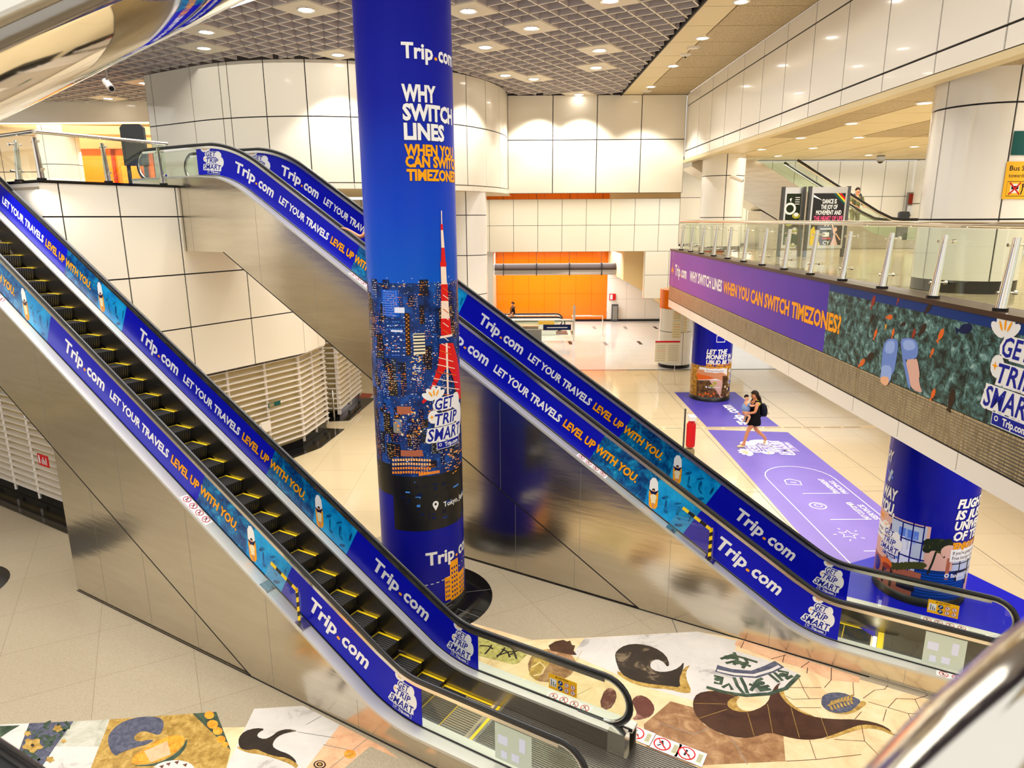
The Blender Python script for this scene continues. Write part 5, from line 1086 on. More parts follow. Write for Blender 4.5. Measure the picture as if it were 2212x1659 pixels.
for x, y, z, lab in ((4.65,18.83,10.6,'flat round speaker in the ceiling strip'),(4.65,24.9,10.6,'round detector close to the back wall')):
    t = thing('speaker', lab, 'speaker', (x,y,z)); m = MB(); m.lathe([(.17,0),(.17,-.02),(.15,-.03),(0,-.03)], 'fascia_white', n=24); m.build('grille', t); m = MB(); m.lathe([(.155,-.031),(.14,-.034)],'grey_mid',n=24,cap=False); m.build('trim_ring', t)
t = thing('smoke_detector', 'smoke detector with black sensor tip on the ceiling strip', 'smoke detector', (4.64,19.6,10.6)); m = MB(); m.lathe([(.16,0),(.16,-.015),(.06,-.03),(.05,-.06),(0,-.06)], 'fascia_white', n=20); m.build('base', t); m = MB(); m.lathe([(.03,-.06),(.03,-.09),(0,-.09)],'black',n=12); m.build('sensor', t)
def bullet(name, label, p, d, L, r, hang):
    t = thing(name, label, 'security camera', p); d = Vector(d).normalized(); m = MB(); m.tube([(0,0,0), tuple(d*L)], r, 'fascia_white' if r > .05 else 'chrome', 14); m.build('housing', t)
    m = MB(); m.tube([tuple(d*L), tuple(d*(L+.02))], r*.7, 'black', 14); m.build('lens', t); m = MB(); m.tube([tuple(d*L*.3), tuple(d*L*.3+Vector(hang))], .02, 'chrome', 8); m.build('bracket', t)
q = on_y(228,176,14.0); bullet('security_camera', 'silver tube security camera hanging from the grid ceiling at the left', tuple(q), (.33,-.35,-.25), .36, .062, (0,0,zc-q.z))
q = on_y(1578,380,23.2); bullet('security_camera', 'cream tube security camera on the white balcony column', tuple(q), (.9,-.2,-.35), .42, .075, (0,.35,.05))
q = on_y(1902,345,23.5); t = thing('dome_camera', 'small dome camera under the balcony ceiling near the far wall', 'security camera', tuple(q)); m = MB(); m.lathe([(.12,.14),(.13,.0),(.1,-.06),(0,-.1)],'grey_mid',n=18); m.build('housing', t); m = MB(); m.lathe([(.09,-.02),(.07,-.10),(0,-.12)],'black',n=14); m.build('dome', t)
# ------------------------------------------------------------------ balcony: steel escalator, posters, signs, people's stair
def plain_escalator(name, label, loc, rot, rise=4.15, L=3.2):
    r = thing(name, label, 'escalator', loc, rot); k = math.tan(A30); UL = -rise/k
    m = MB(); m.prism([(L,0),(L,.3),(.5,.3),(-.5,.55),(-4.95,3.12),(UL,3.12),(UL,-UL*k-1.25),(-2.2,0)], 0, .03, 'steel', lambda a,c,h:(a,h,c)); m.mesh([(-2.2,0,0),(-2.2,1.5,0),(UL,1.5,-UL*k-1.25),(UL,0,-UL*k-1.25)],[(0,1,2,3)],'steel'); m.build('side_cladding', r)
    m = MB(); m.prism([(L,0),(-2.2,0),(-4.6,1.35),(-4.6,0)], .02, 1.4, 'steel', lambda a,c,h:(a,h,c)); m.build('base_infill', r)
    m = MB()
    for q in range(12): m.box(-.4*q-.4,-.4*q,.25,1.25,.23*q-.03,.23*q,'step_black')
    m.build('step', r)
    for w in (.15,1.35):
        b = bpy.data.objects.new('balustrade', None); C.objects.link(b); b.parent = r
        hi = [(L-.3,1.0),(.6,1.0),(.2,1.05),(-.35,1.3),(-3.4,3.08)]; m = MB(); m.prism([(L-.3,.3),(.5,.3),(-.5,.55),(-4.9,3.1)]+hi[::-1], w-.005, w+.005, 'glass', lambda a,c,h:(a,h,c)); m.build('glass_panel', b)
        m = MB(); nw = [(L-.3+.33*math.sin(PI*i/10), .67+.33*math.cos(PI*i/10)) for i in range(1,11)]; P = [(u,z) for u,z in hi[::-1]]+nw
        m.tube([(u,w,z+.02) for u,z in P], .045, 'rubber', 8, up=(0,1,0), flat=.6); m.build('handrail', b); m = MB(); m.tube([(u,w,z-.05) for u,z in hi], .028, 'chrome', 8); m.build('rail_trim', b)
    return r
plain_escalator('escalator', 'plain steel escalator climbing left beside the white balcony column', (13.6,25.3,5.27), 0)
m = MB()
for q in range(6): m.box(11.2+q*.0,16,27.4+0*q,28.4,5.26,5.27,'grey_mid')
for q in range(5): m.box(11.0,15.2-q*.35,27.35,28.6,5.27+.09*q,5.27+.09*(q+1),'beige_soffit')
tag(m.build('staircase'), 'low pale steps behind the steel escalator', 'stairs')
def board(label, px0, px1, py, Y, art, post_w=.07):
    a, b = on_y(px0,py,Y), on_y(px1,py,Y); t = thing('poster_stand', label, 'poster stand', (a.x,Y,5.27)); w, h = b.x-a.x, a.z-5.27
    m = MB(); m.box(0,w,0,.09,.25,h,'steel_bright'); m.build('frame', t)
    m = MB()
    for x in (-post_w,w): m = MB(); m.box(x,x+post_w,-.02,.11,0,h+.02,'grey_dark'); m.build('post', t)
    m = MB(); tf = lambda x, z, l: (x, -.006-.0015*l, z); art(m, tf, .06, w-.06, .34, h-.17); m.build('poster', t)
def art_green(m, tf, x0, x1, z0, z1):
    m.rect(x0,x1,z0,z1,'leaf_dark',tf,0); m.rect(x0,x1,z0,z0+(z1-z0)*.3,'poster_green',tf,1); w = x1-x0
    m.ring(x0+w*.28,z1-.42,.11,.17,'white',tf,2); m.poly([(x0+w*.2,z1-.15),(x0+w*.36,z1-.12),(x0+w*.3,z1-.24)],'white',tf,2)
    for cx, cz, s in ((.75,.62,.12),(.28,.85,.1),(.72,1.02,.1),(.7,1.45,.08),(.5,1.65,.07)): m.disc(x0+w*cx,z1-cz,s,s*.7,'lime',tf,2,7); m.disc(x0+w*cx,z1-cz+s*.3,s*.6,s*.5,'white',tf,3,6)
    for q in range(4): m.rect(x0+w*.6,x0+w*.92,z1-.12-q*.06,z1-.10-q*.06,'white',tf,2); m.rect(x0+w*.1,x0+w*.45,z1-1.25-q*.06,z1-1.23-q*.06,'white',tf,2)
def art_dance(m, tf, x0, x1, z0, z1):
    m.rect(x0,x1,z0,z1,'black',tf,0); w = x1-x0
    for i, c in enumerate(('green_sign','yellow_sign','red')): m.poly([(x0+w*(.6+.1*i),z1),(x0+w*(.66+.1*i),z1),(x1,z1-.26+.06*i),(x1,z1-.32+.06*i)],c,tf,1)
    m.poly([(x0,z1-.04),(x0,z1-.1),(x0+w*.3,z1-.2)],'white',tf,1)
    for i, (t_, c, ww) in enumerate((('DANCE IS','white',.44),('THE JOY OF','white',.52),('MOVEMENT AND','white',.80),('THE HEART OF LIFE','pink',.92))): m.text(tf, t_, x0+w*(.52-ww/2), z1-.28-i*.155, .12, c, w*ww, .02, 0, 2)
    m.text(tf, 'W', x0+w*.42, z1-.92, .1, 'white', .2, .01, .3, 2); m.rect(x0+w*.3,x0+w*.66,z1-1.0,z1-.97,'white',tf,2)
    m.poly([(x0,z0),(x0+w*.34,z0),(x0+w*.3,z1-1.35),(x0+w*.2,z1-1.2),(x0+w*.1,z1-.9),(x0,z1-1.0)],'yellow',tf,1); m.poly([(x0+w*.12,z0),(x0+w*.28,z0),(x0+w*.22,z1-1.3),(x0+w*.14,z1-1.25)],'grey_mid',tf,2); m.disc(x0+w*.33,z1-1.15,.07,.07,'rock',tf,2,9)
    m.poly([(x0+w*.66,z0),(x0+w*.9,z0),(x0+w*.8,z1-1.2),(x0+w*.78,z1-1.05),(x0+w*.74,z1-1.05),(x0+w*.73,z1-1.25)],'pink_wall',tf,2); m.line([(x0+w*.75,z1-1.1),(x0+w*.66,z1-.8)],.035,'skin',tf,3); m.line([(x0+w*.8,z1-1.1),(x0+w*.97,z1-1.3)],.03,'skin',tf,3); m.disc(x0+w*.79,z1-1.0,.045,.06,'skin',tf,3,9)
    m.rect(x0+w*.4,x0+w*.6,z1-1.2,z1-1.08,'white',tf,2); m.rect(x0+w*.38,x0+w*.66,z1-1.27,z1-1.23,'red',tf,2); m.text(tf, 'CY', x0+w*.42, z1-1.42, .1, 'white', .2, .02, 0, 2)
board('poster stand with a dark green poster on the balcony', 1697, 1737, 405, 20.3, art_green); board('poster stand reading DANCE IS THE JOY OF MOVEMENT', 1755, 1833, 404, 20.0, art_dance)
m = MB(); t = cyl_tf(7.16,10.92,.735); cpx = lambda x, y: on_cyl(x,y,7.16,10.92,.735)
T0 = thing('wall_sign', 'yellow bus service sign on the huge white column', 'sign', (7.16,10.92,0)); a, z0 = cpx(2163,430); z1 = cpx(2169,349)[1]
h_ = z1-z0; m.rect(a,a+.62,z0,z1,'yellow_sign',t,0,6); m.text(t,'Bus Service',a+.05,z0+h_*.76,h_*.13,'ink',.5,.012,0,1); m.text(t,'towards Harbour',a+.05,z0+h_*.58,h_*.10,'ink',.55,.008,0,1)
m.line([(a+.05,z0+h_*.08),(a+.58,z0+h_*.08),(a+.58,z0+h_*.47),(a+.05,z0+h_*.47)],.008,'ink',t,1,True); B = lambda x, y: (a+x, z0+h_*y)
m.poly([B(.10,.16),B(.24,.16),B(.24,.36),B(.22,.41),B(.12,.41),B(.10,.36)],'white',t,1); m.poly([B(.115,.26),B(.225,.26),B(.225,.35),B(.115,.35)],'ink',t,2); m.line([B(.085,.12),B(.255,.44)],.022,'red',t,3); m.line([B(.085,.44),B(.255,.12)],.022,'red',t,3)
m.poly([B(.36,.13),B(.48,.13),B(.48,.44),B(.36,.44)],'ink',t,1); m.poly([B(.375,.24),B(.465,.24),B(.465,.42),B(.375,.42)],'white',t,2); m.disc(a+.30,z0+h_*.38,.018,.02,'ink',t,2,8); m.line([B(.30,.36),B(.30,.24),B(.28,.12)],.02,'ink',t,2); m.line([B(.30,.32),B(.35,.35)],.014,'ink',t,2); m.build('face', T0)
m = MB(); T1 = thing('wall_sign', 'dark green sign above the yellow one on the huge white column', 'sign', (7.16,10.92,0)); a, z0 = cpx(2183,335); z1 = cpx(2187,283)[1]
m.rect(a,a+.5,z0,z1,'green_sign',t,0,6); m.text(t,'P',a+.2,z0+.16,.13,'white',.1,.02,0,1); m.text(t,'T',a+.2,z0+.02,.09,'white',.08,.01,0,1); m.rect(a+.2,a+.42,z0+.13,z0+.135,'white',t,1); m.build('face', T1)
m = MB(); q = on_y(1970,440,28.9); m.box(q.x-.25,q.x+.3,28.84,28.9,q.z-.5,q.z+.45,'grey_mid'); m.box(q.x-.2,q.x+.25,28.83,28.84,q.z-.02,q.z+.4,'fish_red'); m.box(q.x-.2,q.x+.25,28.83,28.84,q.z-.42,q.z-.08,'white'); tag(m.build('wall_notice'), 'small framed notice on the far balcony wall by the big column', 'notice')
m = MB(); q = on_y(1952,480,27.0); m.prism([(-.2,-.75),(.2,-.75),(.2,.55),(.16,.6),(-.16,.6),(-.2,.55)],0,.12,'grey_dark',lambda a,b,h:(q.x+a,q.y+h,q.z+b-.2)); tag(m.build('sign_pylon'), 'dark rounded pylon beyond the steel escalator', 'sign')
# ------------------------------------------------------------------ upper landing and far hall
m = MB(); q = on_y(290,330,17.3); g = thing('sign_pylon', 'tall grey sign pylon on two legs behind the landing rail', 'sign', (q.x,q.y,7.08)); hh = on_y(275,268,17.3).z-7.08
m.prism([(-.28,.62),(.28,.62),(.28,hh-.08),(.2,hh),(-.2,hh),(-.28,hh-.08)],0,.1,'grey_dark',lambda a,b,h:(a,h,b)); m.build('panel', g); m = MB()
for x in (-.24,.17): m = MB(); m.box(x,x+.07,.02,.08,0,.63,'grey_dark'); m.build('leg', g)
t = plain_escalator('escalator', 'far steel escalator at floor level before the orange wall', (1.7,38.3,-1.0), PI, 2.4, 2.0) if False else None
hp = thing('escalator', 'far escalator head with chrome rails before the orange wall', 'escalator', (0,0,0))
for w in (38.2,39.6):
    b = bpy.data.objects.new('balustrade', None); C.objects.link(b); b.parent = hp
    P = [(-5,1.0),(2.6,1.0)]+[(2.6+.38*math.sin(PI*i/10),.62+.38*math.cos(PI*i/10)) for i in range(1,11)]
    m = MB(); m.tube([(x,w,z) for x,z in P],.05,'rubber',8,up=(0,1,0),flat=.6); m.build('handrail', b); m = MB(); m.tube([(x,w,z-.07) for x,z in P[:-3]],.03,'chrome',8); m.build('rail_trim', b)
    m = MB(); m.box(-5,2.7,w-.005,w+.005,.25,.95,'glass'); m.box(-5,2.5,w-.08,w+.08,0,.28,'steel_bright'); m.build('glass_panel', b)
m = MB(); m.box(-5,3.2,38.3,39.5,.0,.03,'step_grey'); m.build('landing_plate', hp)
m = MB(); m.box(1.5,2.4,38.14,38.18,.3,.8,'yellow_sign'); m.box(1.52,2.0,38.13,38.14,.34,.6,'white'); m.build('caution_sign', hp)
gb = thing('glass_railing', 'glass guard round the far escalator opening with a dark blue sign', 'railing', (0,0,0)); m = MB()
m.box(-5,3.3,36.5,36.52,.1,1.05,'glass'); m.box(3.3,3.32,36.5,38.1,.1,1.05,'glass'); m.build('glass_panel', gb); m = MB(); m.tube([(-5,36.5,1.1),(3.3,36.5,1.1),(3.3,38.1,1.1)],.05,'chrome',8); m.build('handrail', gb)
m = MB(); m.tube([(3.35,36.4,0),(3.35,36.4,1.9)],.06,'chrome',10); m.build('post', gb); m = MB(); m.tube([(3.4,38,0),(3.4,38,1.1),(5.1,38,1.1),(5.1,38,.0)],.04,'chrome',8); m.build('hoop', gb); m = MB(); m.box(1.7,3.2,36.46,36.49,.55,.85,'navy'); m.rect(1.9,3.0,.67,.71,'white',lambda x,z,l:(x,36.455,z)); m.build('sign', gb)
m = MB(); m.box(-5,1.6,36.2,36.45,.0,.62,'grey_mid'); m.build('low_wall', gb)
du = thing('duct', 'long dark half-round trough hung across the orange wall', 'duct', (0,0,0)); m = MB()
m.tube([(x,40,3.55) for x in (-3,6.6)], .33, 'duct_brown', 16); m.build('trough', du); m = MB(); m.mesh([(x,40-.34*math.cos(a),3.55-.34*math.sin(a)) for x in (-3,6.6) for a in (.1,.5,.9,1.3)], [(0,1,5,4),(1,2,6,5),(2,3,7,6)], 'steel_dark'); m.build('lip', du); m = MB()
for x in (-.45,1.45,3.35,5.2): m.box(x-.02,x+.02,39.6,40.35,3.2,3.92,'black'); m.tube([(x,40,3.8),(x,40,7.9)],.015,'brown_dark',6)
m.build('hanger', du)
ex = on_z(1486,1004); et = thing('extinguisher_stand', 'red fire extinguisher stand beside the escalator handrail', 'fire extinguisher', (ex.x,ex.y,0)); m = MB()
m.box(-.18,.18,-.14,.14,0,.03,'grey_dark'); m.box(-.17,-.13,-.02,.02,0,1.55,'grey_dark'); m.build('stand', et); m = MB(); m.lathe([(.11,.52),(.12,.58),(.12,1.12),(.08,1.2),(.03,1.24)],'red',x=.03,n=18); m.build('cylinder', et)
m = MB(); m.box(-.06,.12,-.13,.13,.12,.46,'khaki'); m.build('bucket_box', et); m = MB(); m.box(-.05,.12,-.13,.12,1.25,1.36,'white'); m.build('label_plate', et)
for x, y, w, lab in ((5.55,26.0,.95,'pale notice board with a red top edge on thin wire legs'),(8.15,28.2,.8,'notice board half hidden by the far printed pillar')):
    t = thing('notice_board', lab, 'notice board', (x,y,0)); m = MB(); m.box(0,w,0,.03,.95,1.75,'paper')
    for q in range(9): m.rect(.06,w*.42,1.0+q*.075,1.012+q*.075,'red' if q == 5 else 'khaki',lambda a,b,l:(a,-.003,b)); m.rect(w*.54,w-.06,1.0+q*.075,1.012+q*.075,'khaki',lambda a,b,l:(a,-.003,b))
    m.build('board', t); m = MB(); m.box(0,w,-.006,.036,1.72,1.78,'red'); m.build('top_edge', t); m = MB()
    for q in (.15,w-.15): m.tube([(q,.015,.95),(q-.02,.0,.5),(q+.04,-.05,0)],.012,'chrome',6)
    m.build('leg', t)
m = MB(); m.box(6.2,6.6,43.3,43.36,1.35,1.75,'red'); m.box(6.25,6.4,43.29,43.3,1.4,1.7,'white'); tag(m.build('fire_sign'), 'small red sign on the far white wall', 'sign')
m = MB(); m.box(6.35,6.75,43.1,43.29,.0,1.1,'grey_dark'); m.box(6.4,6.7,43.09,43.1,.15,1.0,'grey_mid'); tag(m.build('hose_cabinet'), 'grey cabinet under the small red sign on the far white wall', 'cabinet')
m = MB(); m.box(9.15,9.75,35.99,36.03,2.0,2.28,'yellow_sign'); tag(m.build('direction_sign'), 'small yellow sign hanging under the far cream lintel', 'sign')
m = MB(); m.prism([(7.3,2.3),(8.2,2.6),(8.2,3.0),(7.3,2.75)],43.3,43.33,'win_white',lambda a,b,h:(a,h,b)); m.ring(7.55,2.62,.1,.16,'pink',lambda a,b,l:(a,43.28,b)); m.rect(7.8,7.95,2.55,2.75,'pink',lambda a,b,l:(a,43.28,b)); tag(m.build('wall_sticker'), 'pale wall sign with a pink ring on the far white wall', 'sign')
# ------------------------------------------------------------------ mirrored underside of the escalator overhead, and the handrails beside the lens
DV = Vector((math.sin(math.radians(61))*math.cos(A30), math.cos(math.radians(61))*math.cos(A30), math.sin(A30))); NV = Vector((math.cos(math.radians(61)),-math.sin(math.radians(61)),0)); HV = NV.cross(DV) if NV.cross(DV).z > 0 else DV.cross(NV)
r0 = ray(0,265); r0 = r0/math.hypot(r0.x,r0.y); AN = EYE+r0*6.0
def sweep(prof, mat, smooth=True, l0=-4.5, l1=4.6, name='cladding'):
    m = MB(); V = [tuple(AN+DV*l+NV*p+HV*h) for l in (l0,l1) for p,h in prof]; n = len(prof); m.mesh(V, [(i,i+1,n+i+1,n+i) for i in range(n-1)], mat, smooth); return m
ov = thing('escalator', 'mirror-clad underside of an escalator crossing the upper left corner', 'escalator', (0,0,0))
sweep([(.0,1.2),(-.02,.3),(.0,.06),(.06,.01)]+[(.06+.05*i,.01-.10*math.sin(PI*i/32)) for i in range(1,33)]+[(1.68,.02)], 'mirror_steel').build('mirror_cladding', ov)
m = sweep([(1.70,.02),(1.72,-.005),(1.78,-.005),(1.80,.03),(1.80,.06)], 'steel_dark'); k = sweep([(1.80,.06),(1.82,.07),(1.83,.11)], 'steel'); m.build('edge_trim', ov); k.build('edge_rail', ov)
m = sweep([(1.83,.11),(1.86,.35),(1.88,.7),(1.88,1.3)], 'mirror_steel'); m.build('side_panel', ov); m = sweep([(0,1.2),(1.88,1.3)],'steel_dark'); m.build('deck', ov)
tl = thing('tube_lamp', 'bright tube lamp at the edge of the mirrored underside', 'lamp', (0,0,0)); pa, pb = Vector(EYE+ray(452,22)*5.6), Vector(EYE+ray(640,-40)*5.6)
m = MB(); m.tube([tuple(pa), tuple(pb)], .032, 'lamp', 12); m.build('tube', tl); m = MB(); m.tube([tuple(pa+Vector((0,0,.055))), tuple(pb+Vector((0,0,.055)))], .03, 'fascia_white', 8); m.build('housing', tl); m = MB(); m.tube([tuple(pa), tuple(pa+(pa-pb).normalized()*.05)], .036, 'grey_mid', 10); m.build('end_cap', tl)
def lens_rail(label, pts, r):
    t = thing('handrail', label, 'handrail', (0,0,0)); m = MB(); m.tube(pts, r, 'chrome', 16); m.build('rail', t); n = MB(); n.tube([tuple(Vector(p)-Vector((0,0,r*2.2))) for p in pts], r*.9, 'steel_bright', 12); n.build('under_rail', t)
def along(px, py, d): v = ray(px,py); return tuple(EYE+v*d)
lens_rail('blurred chrome rail in the lower right corner close to the lens', [along(2900,900,.85), along(2420,1310,.62), along(2250,1455,.55), along(2090,1615,.50), along(1950,1780,.46), along(1700,2150,.42)], .036)
t = thing('handrail', 'dark escalator handrail in the lower left corner', 'handrail', (0,0,0)); m = MB(); m.tube([along(-120,1560,2.2), along(10,1648,2.1), along(120,1725,2.0), along(420,2000,1.8)], .045, 'rubber', 12); m.build('rail', t); m = MB(); m.tube([along(-130,1580,2.2), along(0,1668,2.1), along(110,1745,2.0), along(410,2020,1.8)], .03, 'chrome', 12); m.build('rail_trim', t)
# ------------------------------------------------------------------ people
def hand(V, E, R, wrist, root, d, side, k=1.0):
    "palm, four unequal bent fingers and a thumb grown from a wrist joint"
    d = Vector(d).normalized(); s = Vector(side).normalized(); dn = d.cross(s); w = len(V)
    V.append(tuple(Vector(wrist)+d*.05*k)); E.append((root, w)); R.append((.034*k,.018*k))
    for q, L in ((-.027,.060),(-.009,.070),(.009,.066),(.027,.052)):
        a = len(V); b = Vector(wrist)+d*.09*k+s*q*k; V += [tuple(b), tuple(b+d*L*.5*k+dn*.006), tuple(b+d*L*.9*k+dn*.022)]; E += [(w,a),(a,a+1),(a+1,a+2)]; R += [.010*k,.009*k,.007*k]
    a = len(V); b = Vector(wrist)+d*.035*k-s*.03*k; V += [tuple(b), tuple(b+d*.03*k-s*.02*k), tuple(b+d*.06*k-s*.022*k)]; E += [(w,a),(a,a+1),(a+1,a+2)]; R += [.012*k,.010*k,.008*k]
def person(name, label, loc, rotz, J, skinmat='skin', hk=1.0, group=None):
    """J: joints in the figure's own axes (x right of the figure, y ahead, z up): pelvis, chest, neck, head, shoulders sl/sr, elbows, wrists,
    hips, knees, ankles, toes; sizes scale with k"""
    t = thing(name, label, 'person', loc, rotz); k = J.get('k',1.0); V, E, R = [], [], []
    def add(p, r, j=None):
        V.append(tuple(p)); R.append(tuple(q*k for q in r) if isinstance(r,tuple) else r*k)
        if j is not None: E.append((j,len(V)-1))
        return len(V)-1
    g = lambda n: Vector(J[n])
    pe = add(g('pelvis'),(.15,.11)); wa = add(g('pelvis').lerp(g('chest'),.5),(.125,.095),pe); ch = add(g('chest'),(.15,.11),wa); ne = add(g('neck'),.055,ch); up = (g('head')-g('neck')).normalized()
    jw = add(g('head')-up*.055*k,(.068,.078),ne); hd = add(g('head')+up*.03*k,(.078,.095),jw); add(g('head')+up*.10*k,(.05,.062),hd)
    fw = Vector(J.get('face',(0,1,0))).normalized(); add(g('head')+fw*.098*k-up*.015*k,.012,hd)          # nose
    sd = fw.cross(up)
    for q in (-1,1): add(g('head')+sd*q*.083*k-up*.01*k,.014,hd)                                          # ears
    for s in 'lr':
        sh = add(g('s'+s),.058,ch); el = add(g('e'+s),.042,sh); wr = add(g('w'+s),.028,el); hand(V,E,R,J['w'+s],wr,J.get('h'+s, tuple(g('w'+s)-g('e'+s))),J.get('hs'+s,(1,0,0)),k)
        hi = add(g('p'+s),.092,pe); kn = add(g('k'+s),.058,hi); mid = add(g('k'+s).lerp(g('a'+s),.35),.056,kn); an = add(g('a'+s),.036,mid); add(g('t'+s),(.034,.024),an); add(g('a'+s)+(g('a'+s)-g('t'+s))*.28-Vector((0,0,.03*k)),.026,an)
    skin('body', V, E, R, skinmat, t, 0, 1)
    m = MB(); o = g('head')+up*.015*k
    for q in (-1,1):
        c = o+fw*.088*k+sd*q*.033*k; m.lathe([(0,-.010*k),(.012*k,0),(0,.010*k)], 'black', n=8, cap=False)
        m.v[-24:] = [tuple(Vector(p)+c) for p in m.v[-24:]]
    m.build('eyes', t); m = MB(); c = o+fw*.092*k-up*.062*k; m.mesh([tuple(c+sd*x*k+up*y*k) for x,y in ((-.024,0),(0,.008),(.024,0),(0,-.009))],[(0,1,2,3)],'fish_red'); m.build('mouth', t)
    return t
def garment(t, name, P, E, R, mat): return skin(name, P, E, R, mat, t, 0, 1)
# woman carrying a child, walking to the left
kw = 1.0; J = dict(pelvis=(0,0,.92), chest=(0,.02,1.20), neck=(0,.03,1.40), head=(0,.05,1.50), face=(.1,1,-.1), sl=(-.17,.02,1.33), sr=(.17,.02,1.33), el=(-.24,.10,1.08), er=(.22,.12,1.07), wl=(-.12,.30,1.02), wr=(.06,.32,1.00), hl=(1,.2,0), hr=(-1,.2,.1), hsl=(0,0,1), hsr=(0,0,1),
    pl=(-.09,0,.86), pr=(.09,0,.86), kl=(-.09,.20,.50), al=(-.09,.30,.08), tl=(-.09,.47,.03), kr=(.09,-.10,.48), ar=(.09,-.42,.20), tr=(.09,-.38,.05))
pw = on_z(1625,964); RW = PI/2+.05
w = person('person', 'woman in a black dress with backpack carrying a child across the violet print', (pw.x,pw.y,.0), RW, J, 'skin_tan')
garment(w, 'dress', [(0,0,1.30),(0,.01,1.12),(0,0,.95),(0,.03,.80),(0,.04,.60)], [(0,1),(1,2),(2,3),(3,4)], [(.16,.115),(.17,.14),(.19,.165),(.23,.24),(.24,.30)], 'cloth_black')
garment(w, 'top', [(-.13,.0,1.36),(0,0,1.31),(.13,.0,1.36),(0,-.03,1.18)], [(0,1),(1,2),(1,3)], [(.07,.06),(.12,.10),(.07,.06),(.16,.122)], 'lime')
hair_cap(w, (0,.05,1.50), (0,.02,.10), (.1,1,-.1), 1.0, -.6, 1.04); o = garment(w, 'ponytail', [(0,-.05,1.52),(0,-.09,1.42),(0,-.12,1.30),(0,-.13,1.18)], [(0,1),(1,2),(2,3)], [(.08,.06),(.09,.06),(.075,.045),(.03,.03)], 'hair')
for n_, p, q in (('sandal',(-.09,.28,.03),(-.09,.48,.02)),('sandal',(.09,-.42,.14),(.09,-.37,.02))): garment(w, n_, [p,((p[0]+q[0])/2,(p[1]+q[1])/2,(p[2]+q[2])/2+.02),q], [(0,1),(1,2)], [.045,.048,.04], 'sandal')
bpk = thing('backpack', 'dark backpack worn by the woman carrying a child', 'backpack', (pw.x,pw.y,0), RW)
skin('pack_body', [(0,-.20,1.30),(0,-.24,1.10),(0,-.25,.86)], [(0,1),(1,2)], [(.14,.09),(.17,.12),(.16,.12)], 'pack', bpk, 0, 1)
m = MB(); m.tube([(-.11,-.12,1.34),(-.12,.05,1.38),(-.13,.11,1.25),(-.13,.04,1.0),(-.12,-.14,.92)],.022,'pack',8); m.tube([(.11,-.12,1.34),(.12,.05,1.38),(.13,.11,1.25),(.13,.04,1.0),(.12,-.14,.92)],.022,'pack',8); m.build('strap', bpk)
m = MB(); m.tube([(-.12,-.34,1.18),(0,-.375,1.2),(.12,-.34,1.18)],.008,'grey_mid',6); m.tube([(-.1,-.365,.98),(0,-.385,1.0),(.1,-.365,.98)],.008,'grey_mid',6); m.build('zip', bpk)
kc = .62; JC = dict(k=.66, pelvis=(0,0,.0), chest=(.0,-.02,.20), neck=(0,-.02,.31), head=(0,-.02,.40), face=(-.8,-.4,-.1), sl=(-.10,-.02,.27), sr=(.10,-.02,.27), el=(-.15,-.12,.20), er=(.14,-.14,.22), wl=(-.12,-.26,.24), wr=(.10,-.28,.26), hsl=(1,0,0), hsr=(1,0,0), pl=(-.06,0,-.02), pr=(.06,0,-.02), kl=(-.13,-.10,-.10), kr=(.13,-.10,-.10), al=(-.12,-.04,-.28), ar=(.12,-.04,-.28), tl=(-.12,.05,-.33), tr=(.12,.05,-.33))
cs_, sn_ = math.cos(RW), math.sin(RW); cl = (pw.x-sn_*.30+cs_*-.02, pw.y+cs_*.30+sn_*-.02, 1.04)
ch_ = person('person', 'small child in a pale blue shirt carried by the walking woman', cl, RW, JC, 'skin')
garment(ch_, 'shirt', [(0,-.02,.25),(0,-.01,.12),(0,0,.0)], [(0,1),(1,2)], [(.135,.115),(.14,.12),(.14,.125)], 'shirt_blue')
for x in (-1,1): garment(ch_, 'sleeve', [(x*.09,-.02,.275),(x*.135,-.08,.225)], [(0,1)], [.066,.06], 'shirt_blue'); hair_cap(ch_, (0,-.02,.40), (0,0,1), (-.8,-.4,-.1), .66, -.2, 1.05)
for x in (-.12,.12): garment(ch_, 'shoe', [(x,-.05,-.29),(x,.06,-.34)], [(0,1)], [.035,.03], 'white')
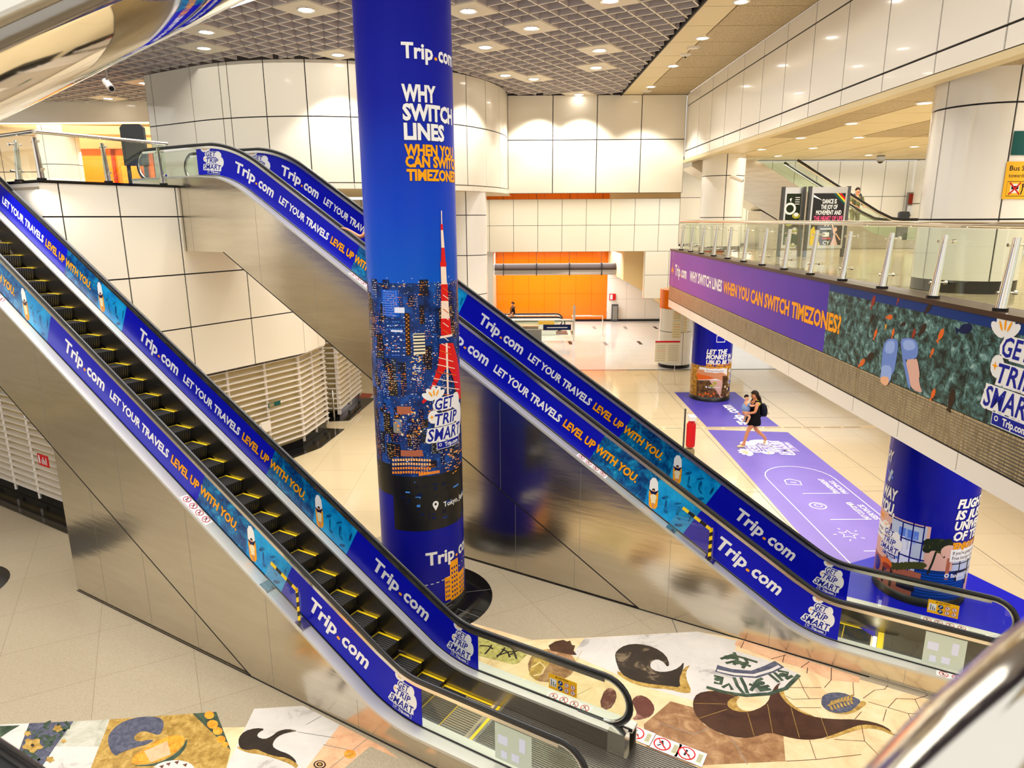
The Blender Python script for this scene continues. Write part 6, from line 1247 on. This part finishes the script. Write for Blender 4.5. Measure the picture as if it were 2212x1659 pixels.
# man riding behind the steel escalator on the balcony
JS = dict(pelvis=(0,0,.95), chest=(0,.01,1.28), neck=(0,.02,1.48), head=(0,.03,1.62), sl=(-.20,0,1.42), sr=(.20,0,1.42), el=(-.27,.03,1.14), er=(.26,.08,1.14), wl=(-.20,.24,1.02), wr=(.18,.28,1.06), hl=(.2,1,0), hr=(-.2,1,0), pl=(-.10,0,.90), pr=(.10,0,.90), kl=(-.11,.02,.50), kr=(.11,.03,.50), al=(-.11,-.02,.09), ar=(.11,-.02,.09), tl=(-.12,.15,.04), tr=(.12,.15,.04))
def man(label, loc, rot, shirt, trousers, strap=True):
    p = person('person', label, loc, rot, JS, 'skin_tan')
    garment(p, 'shirt', [(0,0,1.42),(0,.01,1.2),(0,0,.96),(-.2,0,1.40),(-.265,.02,1.2),(.2,0,1.40),(.26,.05,1.2)], [(0,1),(1,2),(0,3),(3,4),(0,5),(5,6)], [(.15,.12),(.17,.13),(.175,.135),.08,.07,.08,.07], shirt)
    garment(p, 'trousers', [(0,0,.96),(-.10,0,.86),(-.11,.02,.5),(-.11,-.02,.12),(.10,0,.86),(.11,.03,.5),(.11,-.02,.12)], [(0,1),(1,2),(2,3),(0,4),(4,5),(5,6)], [(.16,.125),.105,.08,.06,.105,.08,.06], trousers)
    hair_cap(p, (0,.03,1.62), (0,.01,.14), (0,1,0), 1.0, -.1, 1.03)
    for x in (-.115,.115): garment(p, 'shoe', [(x,-.05,.05),(x,.17,.035)], [(0,1)], [.05,.042], 'black')
    if strap: m = MB(); m.tube([(-.13,-.13,1.44),(-.12,.05,1.52),(-.13,.155,1.38),(-.14,.16,1.1)],.025,'black',8); m.tube([(.13,-.13,1.44),(.12,.05,1.52),(.13,.155,1.38),(.14,.16,1.1)],.025,'black',8); m.build('strap', p)
    return p
man('man in an olive shirt with backpack straps behind the steel escalator', (13.5,27.6,5.735), PI, 'shirt_olive', 'khaki')
q = on_y(1109,700,37.4); man('man in black seen in profile at the far escalator head', (q.x,38.9,.03), PI/2, 'cloth_black', 'grey_dark')
# rider on the farther escalator, hidden by the printed pillar except for the hand on the rail
ru = -8.55; rz = -math.tan(A30)*ru; rp = uw(U2+ru+.3, W2+.55, rz-.12)
JR = dict(JS); JR.update(wl=(-.38,.52,1.40), el=(-.30,.27,1.25), hl=(0,1,.35), hsl=(1,0,0))
p = person('person', 'rider mostly hidden behind the printed pillar, hand on the escalator rail', tuple(rp), TH+PI/2, JR, 'skin_tan')
garment(p, 'shirt', [(0,0,1.42),(0,.01,1.2),(0,0,.96),(-.2,0,1.40),(.2,0,1.40)], [(0,1),(1,2),(0,3),(0,4)], [(.15,.12),(.17,.13),(.175,.135),.08,.08], 'grey_mid'); garment(p, 'trousers', [(0,0,.96),(-.10,0,.86),(-.11,.02,.5),(-.11,-.02,.12),(.10,0,.86),(.11,.03,.5),(.11,-.02,.12)], [(0,1),(1,2),(2,3),(0,4),(4,5),(5,6)], [(.16,.125),.105,.08,.06,.105,.08,.06], 'navy')
hair_cap(p, (0,.03,1.62), (0,.01,.14), (0,1,0), 1.0, -.1, 1.03)
